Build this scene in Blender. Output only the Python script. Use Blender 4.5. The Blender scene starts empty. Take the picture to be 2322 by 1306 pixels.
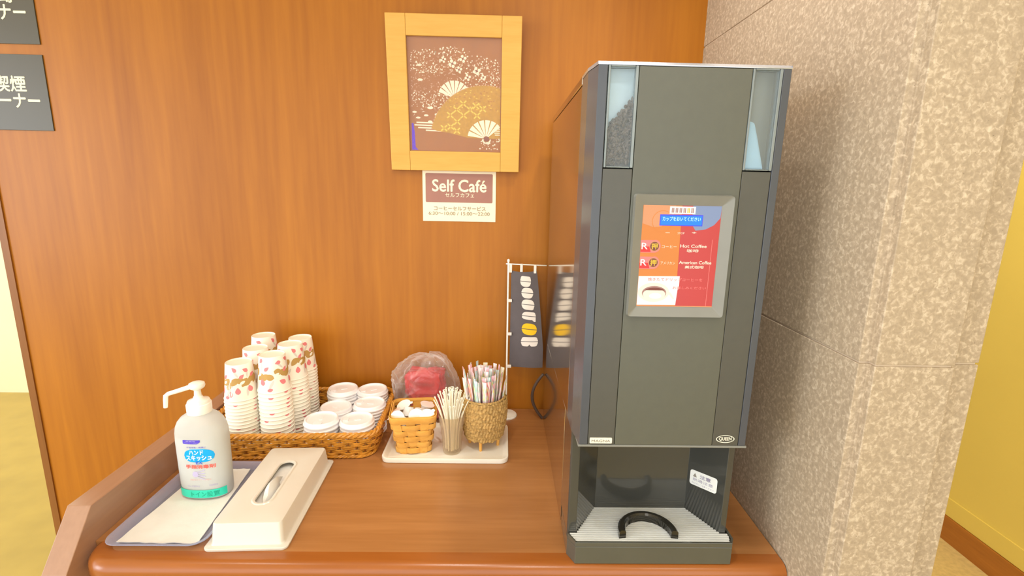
import bpy, bmesh, math, random
from mathutils import Vector, Matrix, noise
random.seed(7)
SC = bpy.context.scene
COL = SC.collection
PI = math.pi
T = 0.80            # height of the worktop above the floor; shapes are written relative to it

# ------------------------------------------------------------------ camera
def make_camera():
    yaw, pit, rol = -0.0208, 0.2034, 0.0203
    cy, sy = math.cos(yaw), math.sin(yaw)
    f = Vector((-sy*math.cos(pit), cy*math.cos(pit), -math.sin(pit)))
    r = Vector((cy, sy, 0)); u = r.cross(f)
    r2 = math.cos(rol)*r + math.sin(rol)*u
    u2 = -math.sin(rol)*r + math.cos(rol)*u
    cam = bpy.data.cameras.new('camera'); o = bpy.data.objects.new('camera', cam); COL.objects.link(o)
    m = Matrix((r2, u2, -f)).transposed().to_4x4()
    m.translation = Vector((0.277, -1.3655, 0.6473 + T))
    o.matrix_world = m
    cam.sensor_width = 36; cam.lens = 36*1119.49/2322
    cam.clip_start = 0.02
    SC.camera = o
make_camera()

# ------------------------------------------------------------------ world, lights, exposure
w = bpy.data.worlds.new('world'); SC.world = w; w.use_nodes = True
bg = w.node_tree.nodes['Background']
bg.inputs[0].default_value = (0.97, 1.0, 1.0, 1); bg.inputs[1].default_value = 2.0
SC.view_settings.view_transform = 'Standard'; SC.view_settings.look = 'None'
SC.view_settings.exposure = 0.32; SC.view_settings.gamma = 1.0
SC.view_settings.use_curve_mapping = False

def lamp(name, loc, target, power, color, radius=0.05, cone=150, blend=1.0):
    l = bpy.data.lights.new(name, 'SPOT'); o = bpy.data.objects.new(name, l); COL.objects.link(o)
    l.energy = power; l.color = color; l.shadow_soft_size = radius
    l.spot_size = math.radians(cone); l.spot_blend = blend
    o.location = (loc[0], loc[1], loc[2] + T)
    d = Vector((target[0]-loc[0], target[1]-loc[1], target[2]-loc[2]))
    o.rotation_euler = d.to_track_quat('-Z', 'Y').to_euler()
    return o
WARM = (1.0, 0.97, 0.91)
lamp('downlight_or_fill', (0.61, -0.47, 1.60), (0.60, -0.45, 0), 22, WARM, 0.03, 96)
lamp('downlight_or_fill', (0.06, -1.00, 1.60), (0.06, -0.80, 0), 15, WARM, 0.05, 120)
lamp('downlight_or_fill', (-0.85, -0.85, 1.60), (-0.65, -0.80, 0), 8, WARM, 0.06, 115)
lamp('downlight_or_fill', (0.42, -1.5, 1.60), (0.58, -0.9, 0), 13, WARM, 0.06, 150)
lamp('downlight_or_fill', (1.20, -2.0, 1.60), (1.0, -1.2, 0), 9, WARM, 0.06, 140)  # unseen spot added to keep the side of the pillar notch dark
lamp('downlight_or_fill', (-2.2, 1.0, 1.60), (-2.2, 1.0, 0), 75, (1.0, 0.92, 0.72), 0.08, 160)  # unseen spot added to brighten the floor and wall past the veneer wall
lamp('downlight_or_fill', (1.75, -0.2, 1.60), (1.9, -0.1, 0), 80, (1.0, 0.90, 0.70), 0.08, 160)  # unseen fill spot, strengthened to brighten the yellow wall
wl = bpy.data.lights.new('window_daylight', 'AREA'); wo = bpy.data.objects.new('window_daylight', wl); COL.objects.link(wo)
wl.shape = 'RECTANGLE'; wl.size = 1.0; wl.size_y = 1.3; wl.energy = 26; wl.color = (0.84, 0.92, 1.0)
wo.location = (-3.2, -2.3, 0.75 + T)
wo.rotation_euler = Vector((3.7, 1.75, -0.3)).to_track_quat('-Z', 'Y').to_euler()

# ------------------------------------------------------------------ materials
def lin(c):
    return tuple(((x/255)/12.92 if x/255 <= 0.04045 else (((x/255)+0.055)/1.055)**2.4) for x in c)
MATS = {}
def principled(name):
    m = bpy.data.materials.new(name); m.use_nodes = True
    n = m.node_tree; b = n.nodes['Principled BSDF']
    return m, n, b
def N(n, t, **kw):
    x = n.nodes.new(t)
    for k, v in kw.items(): setattr(x, k, v)
    return x
def coords(n, scale, kind='Object'):
    tc = N(n, 'ShaderNodeTexCoord'); mp = N(n, 'ShaderNodeMapping')
    mp.inputs['Scale'].default_value = scale
    n.links.new(tc.outputs[kind], mp.inputs[0])
    return mp.outputs[0]
def ramp(n, src, stops):
    r = N(n, 'ShaderNodeValToRGB')
    e = r.color_ramp.elements
    while len(e) < len(stops): e.new(0.5)
    for i, (p, c) in enumerate(stops):
        e[i].position = p; e[i].color = (*c, 1)
    n.links.new(src, r.inputs[0])
    return r.outputs[0]
def plain(name, rgb, rough=0.5, metal=0.0, var=0.03, scale=30, bump=0.0, bscale=200, coat=0.0, trans=0.0, ior=1.45, emit=None, spec=0.5, sss=0.0, alpha=1.0):
    """colour with a faint procedural mottling"""
    m, n, b = principled(name)
    c = lin(rgb)
    v = coords(n, (scale,)*3)
    nz = N(n, 'ShaderNodeTexNoise'); nz.inputs['Scale'].default_value = 1.0; nz.inputs['Detail'].default_value = 2
    n.links.new(v, nz.inputs['Vector'])
    col = ramp(n, nz.outputs['Fac'], [(0.3, tuple(x*(1-var) for x in c)), (0.7, tuple(min(1, x*(1+var)) for x in c))])
    n.links.new(col, b.inputs['Base Color'])
    b.inputs['Roughness'].default_value = rough; b.inputs['Metallic'].default_value = metal
    b.inputs['Coat Weight'].default_value = coat; b.inputs['Coat Roughness'].default_value = 0.1 if rough < 0.42 else 0.42
    b.inputs['Transmission Weight'].default_value = trans; b.inputs['IOR'].default_value = ior
    b.inputs['Specular IOR Level'].default_value = spec
    if alpha < 1: b.inputs['Alpha'].default_value = alpha
    if sss:
        b.inputs['Subsurface Weight'].default_value = sss; b.inputs['Subsurface Radius'].default_value = (0.02, 0.02, 0.02); b.inputs['Subsurface Scale'].default_value = 0.3
    if emit:
        n.links.new(col, b.inputs['Emission Color']); b.inputs['Emission Strength'].default_value = emit
        n.links.remove(b.inputs['Base Color'].links[0]); b.inputs['Base Color'].default_value = (*[x*0.22 for x in c], 1)
    if bump:
        nb = N(n, 'ShaderNodeTexNoise'); nb.inputs['Scale'].default_value = bscale; nb.inputs['Detail'].default_value = 3
        n.links.new(coords(n, (1, 1, 1)), nb.inputs['Vector'])
        bp = N(n, 'ShaderNodeBump'); bp.inputs['Strength'].default_value = bump; bp.inputs['Distance'].default_value = 0.002
        n.links.new(nb.outputs['Fac'], bp.inputs['Height']); n.links.new(bp.outputs[0], b.inputs['Normal'])
    MATS[name] = m
    return m
def wood(name, dark, light, scale, rough=0.35, coat=0.2, fine=(1, 1, 1), fade=0.35):
    m, n, b = principled(name)
    nz = N(n, 'ShaderNodeTexNoise'); nz.inputs['Scale'].default_value = 1.0; nz.inputs['Detail'].default_value = 5; nz.inputs['Roughness'].default_value = 0.6
    nz.inputs['Distortion'].default_value = 0.4
    n.links.new(coords(n, scale), nz.inputs['Vector'])
    n2 = N(n, 'ShaderNodeTexNoise'); n2.inputs['Scale'].default_value = 1.0; n2.inputs['Detail'].default_value = 3
    n.links.new(coords(n, tuple(s*7*f for s, f in zip(scale, fine))), n2.inputs['Vector'])
    mx = N(n, 'ShaderNodeMix', data_type='FLOAT'); mx.inputs[0].default_value = fade
    n.links.new(nz.outputs['Fac'], mx.inputs[2]); n.links.new(n2.outputs['Fac'], mx.inputs[3])
    d, l = lin(dark), lin(light)
    mid = tuple((a+c)/2 for a, c in zip(d, l))
    col = ramp(n, mx.outputs[0], [(0.30, d), (0.5, mid), (0.70, l)])
    n.links.new(col, b.inputs['Base Color'])
    b.inputs['Roughness'].default_value = rough; b.inputs['Coat Weight'].default_value = coat; b.inputs['Coat Roughness'].default_value = 0.25; b.inputs['Specular IOR Level'].default_value = 0.3
    MATS[name] = m
    return m
def granite(name):
    m, n, b = principled(name)
    v = coords(n, (1, 1, 1))
    a = N(n, 'ShaderNodeTexNoise'); a.inputs['Scale'].default_value = 150; a.inputs['Detail'].default_value = 4; a.inputs['Roughness'].default_value = 0.55; a.inputs['Distortion'].default_value = 0.55
    vo = N(n, 'ShaderNodeTexVoronoi'); vo.inputs['Scale'].default_value = 75
    c = N(n, 'ShaderNodeTexNoise'); c.inputs['Scale'].default_value = 330; c.inputs['Detail'].default_value = 2
    for t in (a, vo, c): n.links.new(v, t.inputs['Vector'])
    base = ramp(n, a.outputs['Fac'], [(0.36, lin((168, 150, 127))), (0.52, lin((180, 161, 137))), (0.62, lin((200, 182, 158))), (0.74, lin((214, 198, 174)))])
    pits = ramp(n, c.outputs['Fac'], [(0.22, (0.35, 0.33, 0.31)), (0.30, (1, 1, 1))])
    mx = N(n, 'ShaderNodeMix', data_type='RGBA', blend_type='MULTIPLY'); mx.inputs[0].default_value = 0.7
    n.links.new(base, mx.inputs[6]); n.links.new(pits, mx.inputs[7])
    n.links.new(mx.outputs[2], b.inputs['Base Color'])
    b.inputs['Roughness'].default_value = 0.75
    bp = N(n, 'ShaderNodeBump'); bp.inputs['Strength'].default_value = 0.25; bp.inputs['Distance'].default_value = 0.0015
    n.links.new(a.outputs['Fac'], bp.inputs['Height']); n.links.new(bp.outputs[0], b.inputs['Normal'])
    MATS[name] = m
def clear(name, rgb, mixf, rough=0.08, gloss=1.0, noise_scale=0, ior=1.5):
    """thin clear film: mostly see-through, with a glossy sheen and a little body colour"""
    m = bpy.data.materials.new(name); m.use_nodes = True; n = m.node_tree; n.nodes.clear()
    out = N(n, 'ShaderNodeOutputMaterial'); tr = N(n, 'ShaderNodeBsdfTransparent'); b = N(n, 'ShaderNodeBsdfPrincipled')
    tr.inputs[0].default_value = (*[0.5+0.5*x for x in lin(rgb)], 1)
    b.inputs['Base Color'].default_value = (*lin(rgb), 1); b.inputs['Roughness'].default_value = rough
    b.inputs['Specular IOR Level'].default_value = gloss; b.inputs['IOR'].default_value = ior
    mx = N(n, 'ShaderNodeMixShader')
    fr = N(n, 'ShaderNodeLayerWeight'); fr.inputs['Blend'].default_value = 0.35
    ma = N(n, 'ShaderNodeMath', operation='MULTIPLY_ADD'); ma.inputs[1].default_value = 0.5; ma.inputs[2].default_value = mixf
    n.links.new(fr.outputs['Facing'], ma.inputs[0])
    n.links.new(ma.outputs[0], mx.inputs[0]); n.links.new(tr.outputs[0], mx.inputs[1]); n.links.new(b.outputs[0], mx.inputs[2])
    n.links.new(mx.outputs[0], out.inputs[0])
    if noise_scale:
        nb = N(n, 'ShaderNodeTexNoise'); nb.inputs['Scale'].default_value = noise_scale; nb.inputs['Detail'].default_value = 3; nb.inputs['Distortion'].default_value = 1.0
        n.links.new(coords(n, (1, 1, 1)), nb.inputs['Vector'])
        bp = N(n, 'ShaderNodeBump'); bp.inputs['Strength'].default_value = 0.8; bp.inputs['Distance'].default_value = 0.01
        n.links.new(nb.outputs['Fac'], bp.inputs['Height']); n.links.new(bp.outputs[0], b.inputs['Normal'])
    MATS[name] = m
def striped(name, cols, scale):
    """pastel printed stripes and patches on a paper stick (object space)"""
    m, n, b = principled(name)
    wv = N(n, 'ShaderNodeTexWave'); wv.inputs['Scale'].default_value = scale; wv.inputs['Distortion'].default_value = 5.0
    wv.inputs['Detail'].default_value = 1; wv.bands_direction = 'DIAGONAL'
    n.links.new(coords(n, (1, 1, 0.12)), wv.inputs['Vector'])
    r = ramp(n, wv.outputs['Fac'], [(i/len(cols), lin(c)) for i, c in enumerate(cols)])
    nz = N(n, 'ShaderNodeTexNoise'); nz.inputs['Scale'].default_value = 1.0; nz.inputs['Detail'].default_value = 1
    n.links.new(coords(n, (160, 160, 45)), nz.inputs['Vector'])
    r2 = ramp(n, nz.outputs['Fac'], [(0.40, (1, 1, 1)), (0.50, lin((255, 226, 232))), (0.57, lin((206, 238, 226))), (0.66, lin((250, 236, 150)))])
    mx = N(n, 'ShaderNodeMix', data_type='RGBA', blend_type='MULTIPLY'); mx.inputs[0].default_value = 1.0
    n.links.new(r, mx.inputs[6]); n.links.new(r2, mx.inputs[7])
    n.links.new(mx.outputs[2], b.inputs['Base Color']); b.inputs['Roughness'].default_value = 0.4
    MATS[name] = m

wood('wall_veneer', (153, 88, 16), (183, 114, 25), (9, 9, 0.55), rough=0.42, coat=0.04)
wood('worktop_wood', (158, 104, 56), (184, 128, 76), (1.2, 16, 16), rough=0.28, coat=0.35)
wood('nosing_wood', (148, 82, 30), (168, 98, 40), (1.2, 16, 16), rough=0.25, coat=0.5)
wood('guard_wood', (160, 120, 94), (178, 136, 108), (18, 1.4, 14), rough=0.28, coat=0.5)
wood('trim_wood', (124, 76, 28), (146, 92, 38), (16, 16, 1.0), rough=0.45, coat=0.1)
wood('frame_wood', (212, 160, 74), (226, 176, 90), (3, 30, 30), rough=0.5, coat=0.0)
wood('chip_wood', (226, 160, 68), (250, 194, 100), (12, 12, 30), rough=0.5, coat=0.1)
wood('base_wood', (150, 92, 30), (172, 108, 40), (1, 2, 20), rough=0.5)
granite('granite')
plain('grout', (206, 186, 162), 0.9)
plain('yellow_wall', (216, 192, 94), 0.6, var=0.02, scale=4)
plain('cream_wall', (240, 228, 190), 0.7, var=0.02, scale=4)
plain('floor_carpet', (196, 170, 112), 0.75, var=0.10, scale=60, bump=0.2)
plain('floor_vinyl', (176, 152, 76), 0.35, var=0.07, scale=7)
plain('ceiling_paint', (240, 234, 222), 0.8)
plain('machine_door', (84, 85, 74), 0.45, var=0.03, scale=60, bump=0.06, bscale=900, coat=0.6)
plain('machine_strip', (72, 71, 64), 0.45, var=0.03, scale=60, bump=0.06, bscale=900, coat=0.6)
plain('machine_edge', (78, 81, 88), 0.22, var=0.02)
plain('machine_side', (200, 188, 168), 0.10, metal=0.95, var=0.02)
plain('machine_gloss', (66, 66, 62), 0.06, var=0.02, coat=0.6)
plain('machine_base', (84, 84, 76), 0.12, coat=0.4)
plain('black_gap', (22, 22, 20), 0.6)
plain('bezel_grey', (132, 132, 126), 0.4)
plain('cap_chrome', (190, 194, 204), 0.18, metal=0.7)
plain('grill_steel', (250, 252, 250), 0.3, metal=0.1)
plain('ring_black', (38, 36, 30), 0.15, coat=0.4)
plain('beans', (128, 108, 96), 0.3, var=0.25, scale=120)
plain('hopper_inside', (236, 246, 250), 0.4)
plain('hopper_dark', (140, 134, 122), 0.35)
plain('powder', (188, 216, 234), 0.8)
plain('clear_edge', (168, 178, 180), 0.12, trans=0.45)
clear('hopper_pane', (225, 235, 240), 0.06, rough=0.03)
clear('picture_glass', (250, 250, 250), 0.03, rough=0.03)
plain('white_plastic', (250, 246, 236), 0.28, var=0.01, coat=0.2)
plain('tray_white', (246, 240, 226), 0.3, var=0.01, coat=0.2)
plain('tissue_cover', (222, 214, 200), 0.3, var=0.01, coat=0.2)
plain('tissue_paper', (232, 228, 220), 0.8, bump=0.3, bscale=80)
plain('cup_paper', (255, 248, 232), 0.55, var=0.01)
plain('cup_pink', (240, 136, 140), 0.55)
plain('cup_gold', (196, 156, 88), 0.5)
plain('cup_grey', (226, 216, 206), 0.55)
plain('lid_plastic', (252, 248, 248), 0.3, var=0.01, coat=0.2)
plain('wicker', (206, 140, 48), 0.38, var=0.22, scale=90, coat=0.3)
plain('wicker_dark', (150, 92, 28), 0.6, var=0.2, scale=60)
plain('seagrass', (188, 150, 88), 0.7, var=0.25, scale=140)
plain('peg_wood', (232, 172, 84), 0.5)
plain('bottle_shell', (238, 238, 234), 0.32, trans=0.45, ior=1.2, var=0.01)
plain('bottle_liquid', (226, 226, 220), 0.4, var=0.01)
plain('pump_white', (255, 250, 240), 0.3, coat=0.3)
plain('label_violet', (92, 74, 206), 0.4); plain('label_blue', (0, 168, 236), 0.4); plain('label_red', (248, 116, 104), 0.4)
plain('label_green', (52, 218, 186), 0.4); plain('label_navy', (50, 110, 220), 0.4); plain('label_pale', (196, 186, 220), 0.5)
plain('label_pink', (240, 190, 184), 0.5); plain('label_teal', (24, 170, 140), 0.5); plain('label_sky', (150, 205, 238), 0.5)
plain('print_white', (255, 252, 240), 0.5)
clear('blue_tray', (208, 214, 240), 0.16, rough=0.1)
plain('sign_grey', (80, 73, 57), 0.35, var=0.02, scale=10)
plain('sign_text', (250, 246, 208), 0.5)
plain('sign_paper', (246, 232, 200), 0.35, var=0.01)
plain('sign_panel', (162, 110, 94), 0.4, var=0.03)
plain('sign_brown_text', (158, 134, 106), 0.5)
plain('pole_white', (255, 250, 240), 0.35)
plain('banner_cloth', (98, 90, 92), 0.75, var=0.06, bump=0.2, bscale=700)
plain('banner_white', (236, 226, 216), 0.7); plain('banner_yellow', (246, 196, 28), 0.6)
plain('cable_black', (84, 66, 56), 0.5)
plain('bag_red', (206, 26, 32), 0.30, var=0.15, scale=25)
clear('bag_film', (252, 248, 242), 0.10, rough=0.17, gloss=1.0, noise_scale=26, ior=2.2)
clear('tumbler_plastic', (232, 216, 190), 0.05, rough=0.04)
plain('stirrer', (255, 248, 226), 0.4); plain('stirrer_hole', (120, 100, 80), 0.6)
plain('creamer_white', (250, 246, 242), 0.35, trans=0.15); plain('creamer_lid', (255, 250, 244), 0.3); plain('creamer_pink', (246, 222, 214), 0.35)
plain('badge_cream', (240, 236, 220), 0.4); plain('badge_text', (150, 142, 132), 0.5)
plain('sticker_white', (244, 244, 240), 0.4); plain('sticker_text', (160, 150, 176), 0.5)
striped('stick_pink', [(255, 250, 246), (255, 236, 236), (246, 150, 170), (250, 210, 216)], 60)
striped('stick_aqua', [(252, 252, 250), (200, 236, 228), (96, 190, 200), (230, 246, 240)], 60)
striped('stick_white', [(255, 252, 246), (252, 238, 236), (250, 228, 228), (255, 252, 246)], 50)
striped('stick_red', [(250, 226, 222), (236, 110, 110), (246, 160, 150), (255, 240, 236)], 55)
striped('stick_yellow', [(255, 250, 236), (246, 226, 120), (200, 226, 180), (255, 250, 236)], 55)
# artwork and backlit panel colours
plain('art_brown', (176, 110, 50), 0.4, var=0.05); plain('art_cream', (255, 240, 214), 0.5); plain('art_gold', (202, 150, 50), 0.4, var=0.12, scale=220)
plain('art_yellow', (244, 206, 84), 0.4); plain('art_maroon', (150, 86, 66), 0.5); plain('glass_glint_violet', (112, 60, 226), 0.5); plain('art_fine', (222, 184, 150), 0.5)
for nm, c, e in (('lit_orange', (232, 136, 46), .62), ('lit_orange_pale', (234, 158, 104), .6), ('lit_red', (212, 66, 60), .62), ('lit_red_pale', (226, 104, 88), .6), ('lit_white', (250, 248, 236), .72), ('lit_blue', (10, 126, 236), .8),
                 ('lit_indigo', (64, 70, 232), .75), ('lit_cyan', (190, 250, 255), .8), ('lit_cream', (255, 240, 210), .7), ('lit_yellow', (244, 196, 44), .65), ('lit_brown', (140, 66, 44), .5),
                 ('lit_coffee', (186, 136, 124), .55), ('lit_slate', (140, 156, 190), .6), ('lit_hot', (244, 44, 36), .65), ('lit_pink', (252, 124, 116), .8)):
    plain(nm, c, 0.25, emit=e, var=0.02)
M = MATS

# ------------------------------------------------------------------ mesh building
class MB:
    def __init__(s): s.v = []; s.f = []; s.mi = []; s.sm = []
    def add(s, verts, faces, mi=0, smooth=False):
        o = len(s.v); s.v += [tuple(v) for v in verts]
        for f in faces:
            s.f.append(tuple(i+o for i in f)); s.mi.append(mi); s.sm.append(smooth)
        return s
    def box(s, x0, x1, y0, y1, z0, z1, mi=0):
        v = [(x0,y0,z0),(x1,y0,z0),(x1,y1,z0),(x0,y1,z0),(x0,y0,z1),(x1,y0,z1),(x1,y1,z1),(x0,y1,z1)]
        return s.add(v, [(3,2,1,0),(4,5,6,7),(0,1,5,4),(1,2,6,5),(2,3,7,6),(3,0,4,7)], mi)
    def loft(s, loops, mi=0, smooth=True, cap0=True, cap1=True, closed=True, ring=False):
        n = len(loops[0]); v = [p for l in loops for p in l]; f = []
        rows = len(loops)
        for i in range(rows if ring else rows-1):
            j = (i+1) % rows
            for k in range(n if closed else n-1):
                k2 = (k+1) % n
                f.append((i*n+k, i*n+k2, j*n+k2, j*n+k))
        s.add(v, f, mi, smooth)
        b = len(s.v)-len(v)
        if cap0 and not ring: s.f.append(tuple(b+k for k in reversed(range(n)))); s.mi.append(mi); s.sm.append(False)
        if cap1 and not ring: s.f.append(tuple(b+(rows-1)*n+k for k in range(n))); s.mi.append(mi); s.sm.append(False)
        return s
    def prism(s, poly, axis, a, b, mi=0, smooth=False):
        def P(p, h): return {'z': (p[0],p[1],h), 'x': (h,p[0],p[1]), 'y': (p[0],h,p[1])}[axis]
        return s.loft([[P(p,a) for p in poly],[P(p,b) for p in poly]], mi, smooth)
    def lathe(s, prof, n=32, c=(0,0,0), mi=0, sx=1, sy=1, smooth=True, cap0=False, cap1=False):
        loops = [[(c[0]+r*sx*math.cos(2*PI*k/n), c[1]+r*sy*math.sin(2*PI*k/n), c[2]+z) for k in range(n)] for r, z in prof]
        return s.loft(loops, mi, smooth, cap0, cap1)
    def tube(s, pts, r, n=8, mi=0, closed=False, flat=1.0, up=None, caps=True):
        pts = [Vector(p) for p in pts]; m = len(pts); loops = []
        prev = None
        for i, p in enumerate(pts):
            if closed: t = pts[(i+1)%m]-pts[i-1]
            else: t = pts[min(i+1,m-1)]-pts[max(i-1,0)]
            t.normalize()
            if up is not None: a = Vector(up)
            elif prev is None: a = Vector((0,0,1)) if abs(t.z) < 0.9 else Vector((1,0,0))
            else: a = prev
            nrm = (a - t*a.dot(t))
            if nrm.length < 1e-6: nrm = t.orthogonal()
            nrm.normalize(); bn = t.cross(nrm); prev = nrm
            ri = r[i] if isinstance(r, (list, tuple)) else r
            loops.append([p + nrm*ri*math.cos(2*PI*k/n) + bn*ri*flat*math.sin(2*PI*k/n) for k in range(n)])
        return s.loft(loops, mi, True, caps, caps, ring=closed)
    def build(s, name, mats, parent=None, origin=None, bevel=0, sharp=40, recalc=True, subsurf=0):
        me = bpy.data.meshes.new(name)
        if origin is None: origin = Vector((0,0,-T)) if parent is None else Vector(parent.get('_o', (0,0,0)))
        o3 = Vector(origin)
        me.from_pydata([tuple(Vector(v)-o3) for v in s.v], [], s.f)
        if not isinstance(mats, (list, tuple)): mats = [mats]
        for m in mats: me.materials.append(M[m])
        me.polygons.foreach_set('material_index', s.mi); me.polygons.foreach_set('use_smooth', s.sm)
        bm = bmesh.new(); bm.from_mesh(me)
        if recalc: bmesh.ops.recalc_face_normals(bm, faces=bm.faces)
        for e in bm.edges:
            if len(e.link_faces) == 2 and e.calc_face_angle(0) > math.radians(sharp): e.smooth = False
        bm.to_mesh(me); bm.free()
        ob = bpy.data.objects.new(name, me); COL.objects.link(ob)
        if parent is not None: ob.parent = parent
        if bevel:
            b = ob.modifiers.new('bevel', 'BEVEL'); b.width = bevel; b.segments = 2; b.limit_method = 'ANGLE'; b.angle_limit = math.radians(35)
        if subsurf:
            q = ob.modifiers.new('sub', 'SUBSURF'); q.levels = subsurf; q.render_levels = subsurf
        return ob

def thing(name, label, cat, o=(0,0,0), rz=0, group=None, local=False):
    """an Empty at the base of a thing; o is given relative to the worktop"""
    e = bpy.data.objects.new(name, None); COL.objects.link(e); e.empty_display_size = 0.05
    e.location = (o[0], o[1], o[2]+T); e.rotation_euler = (0,0,rz)
    e['label'] = label; e['category'] = cat
    if group: e['group'] = group
    e['_o'] = (0,0,0) if local else tuple(o)
    return e
def tag(o, label, cat, group=None, kind=None):
    o['label'] = label; o['category'] = cat
    if group: o['group'] = group
    if kind: o['kind'] = kind
    return o
def struct(o, label, cat):
    o['kind'] = 'structure'; o['label'] = label; o['category'] = cat; return o
def copy_tree(o, parent=None):
    c = o.copy(); COL.objects.link(c)
    if parent is not None: c.parent = parent
    for ch in list(o.children): copy_tree(ch, c)
    return c
def rrect(x0, x1, y0, y1, r, n=5):
    out = []
    for cx, cy, a0 in ((x1-r,y1-r,0),(x0+r,y1-r,90),(x0+r,y0+r,180),(x1-r,y0+r,270)):
        for k in range(n+1):
            a = math.radians(a0+90*k/n); out.append((cx+r*math.cos(a), cy+r*math.sin(a)))
    return out
def rot2(p, a, c=(0,0)):
    x, y = p[0]-c[0], p[1]-c[1]
    return (c[0]+x*math.cos(a)-y*math.sin(a), c[1]+x*math.sin(a)+y*math.cos(a))
ORD = 'first second third fourth fifth sixth seventh eighth ninth tenth eleventh twelfth thirteenth fourteenth fifteenth sixteenth seventeenth eighteenth nineteenth'.split()
for _t, _o in (('twenty', 'twentieth'), ('thirty', 'thirtieth'), ('forty', 'fortieth'), ('fifty', 'fiftieth')): ORD += [_o] + [_t+'-'+q for q in ORD[:9]]

# ---- flat lettering and printed shapes
_font_cache = {}
def glyphs(body, bold=0.0):
    k = (body, bold)
    if k not in _font_cache:
        c = bpy.data.curves.new('letters', 'FONT'); c.body = body; c.offset = bold; c.resolution_u = 3
        o = bpy.data.objects.new('letters', c); COL.objects.link(o)
        dg = bpy.context.evaluated_depsgraph_get()
        me = bpy.data.meshes.new_from_object(o.evaluated_get(dg))
        vs = [(v.co.x, v.co.y) for v in me.vertices]; fs = [tuple(p.vertices) for p in me.polygons]
        bpy.data.objects.remove(o); bpy.data.curves.remove(c); bpy.data.meshes.remove(me)
        _font_cache[k] = (vs, fs)
    return _font_cache[k]
def write(mb, body, x0, x1, z0, z1, put, mi=0, bold=0.0, subdivide=False):
    """letters scaled into the rectangle x0..x1, z0..z1 and placed by put(x, z)"""
    vs, fs = glyphs(body, 0.0)
    ax = min(v[0] for v in vs); bx = max(v[0] for v in vs); ay = min(v[1] for v in vs); by = max(v[1] for v in vs)
    pts = [put(x0+(v[0]-ax)/(bx-ax)*(x1-x0), z0+(v[1]-ay)/max(1e-6, by-ay)*(z1-z0)) for v in vs]
    mb.add(pts, fs, mi)
    if bold:                        # heavier strokes: the same letters printed again a hair aside
        e = bold*0.9*(z1-z0)
        xm, zm = (x0+x1)/2, (z0+z1)/2; p0 = Vector(put(xm, zm)); h = 1e-4
        nn = (Vector(put(xm+h, zm))-p0).cross(Vector(put(xm, zm+h))-p0).normalized()
        for j, (dx, dz) in enumerate(((e, 0), (-e, 0), (0, e), (0, -e))):
            mb.add([Vector(put(x0+(v[0]-ax)/(bx-ax)*(x1-x0)+dx, z0+(v[1]-ay)/max(1e-6, by-ay)*(z1-z0)+dz))+nn*(0.00005*(j+1)) for v in vs], fs, mi)
def shape(mb, pts, put, mi=0):
    mb.add([put(*p) for p in pts], [tuple(range(len(pts)))], mi)
def ell(cx, cz, rx, rz, n=32, a0=0, a1=360):
    full = abs(a1-a0) >= 360
    return [(cx+rx*math.cos(math.radians(a0+(a1-a0)*k/(n if full else n-1))), cz+rz*math.sin(math.radians(a0+(a1-a0)*k/(n if full else n-1)))) for k in range(n)]
def rc(x0, x1, z0, z1): return [(x0,z0),(x1,z0),(x1,z1),(x0,z1)]
def ring2(mb, outer, inner, put, mi=0):
    n = len(outer); v = [put(*p) for p in outer]+[put(*p) for p in inner]
    mb.add(v, [(k,(k+1)%n,n+(k+1)%n,n+k) for k in range(n)], mi)

# ================================================================== SETTING
XP, YPF = 0.788, -0.705           # pillar left face, pillar front notch
b = MB(); b.box(-1.085, 0.79, 0.0, 0.09, -0.8, 1.75)
struct(b.build('wall_back', 'wall_veneer'), 'orange-brown wood veneer wall behind the counter', 'wall')
b = MB(); b.box(-1.087, -1.067, -0.004, 0.0, -0.8, 1.75)
struct(b.build('trim_1', 'trim_wood'), 'narrow darker wood strip along the free edge of the veneer wall', 'trim')
# granite pillar, courses with grout joints
b = MB()
plan = [(XP, 0.12), (XP, YPF), (0.8025, YPF), (0.8025, -0.7175), (0.917, -0.7175), (0.917, YPF), (0.963, YPF), (0.963, 0.12)]
for z0, z1 in ((-0.8, -0.19), (-0.187, 0.409), (0.412, 1.006), (1.009, 1.75)):
    b.prism(plan, 'z', z0, z1, 0)
g = 0.0025
b.prism([(XP+g, 0.11), (XP+g, YPF+g), (0.8025+g, YPF+g), (0.8025+g, -0.7175+g), (0.917-g, -0.7175+g), (0.917-g, YPF+g), (0.963-g, YPF+g), (0.963-g, 0.11)], 'z', -0.79, 1.74, 1)
struct(b.build('pillar', ['granite', 'grout'], bevel=0.0012), 'speckled grey-brown stone pillar with notched corners right of the coffee machine', 'pillar')
b = MB(); b.box(-4.5, 1.35, -4.0, 2.6, -0.85, -0.8, 0); b.box(1.35, 2.6, -4.0, 2.6, -0.85, -0.8, 1)
struct(b.build('floor', ['floor_vinyl', 'floor_carpet']), 'yellowish floor beyond the counter', 'floor')
b = MB(); b.box(2.2, 2.3, -4.0, 2.6, -0.8, 1.75)
struct(b.build('wall_right', 'yellow_wall'), 'plain yellow wall beyond the stone pillar', 'wall')
b = MB(); b.box(2.186, 2.2, -4.0, 2.6, -0.8, -0.695)
struct(b.build('baseboard_right', 'base_wood'), 'brown wooden baseboard at the foot of the yellow wall', 'baseboard')
b = MB(); b.box(2.194, 2.2, -4.0, 2.6, -0.693, -0.617)
struct(b.build('trim_2', 'yellow_wall'), 'slim yellow rail above the brown baseboard', 'trim')
b = MB(); b.box(-4.5, 2.2, 1.85, 1.95, -0.8, 1.75)
struct(b.build('wall_left', 'cream_wall'), 'cream wall seen past the free edge of the veneer wall', 'wall')
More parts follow.
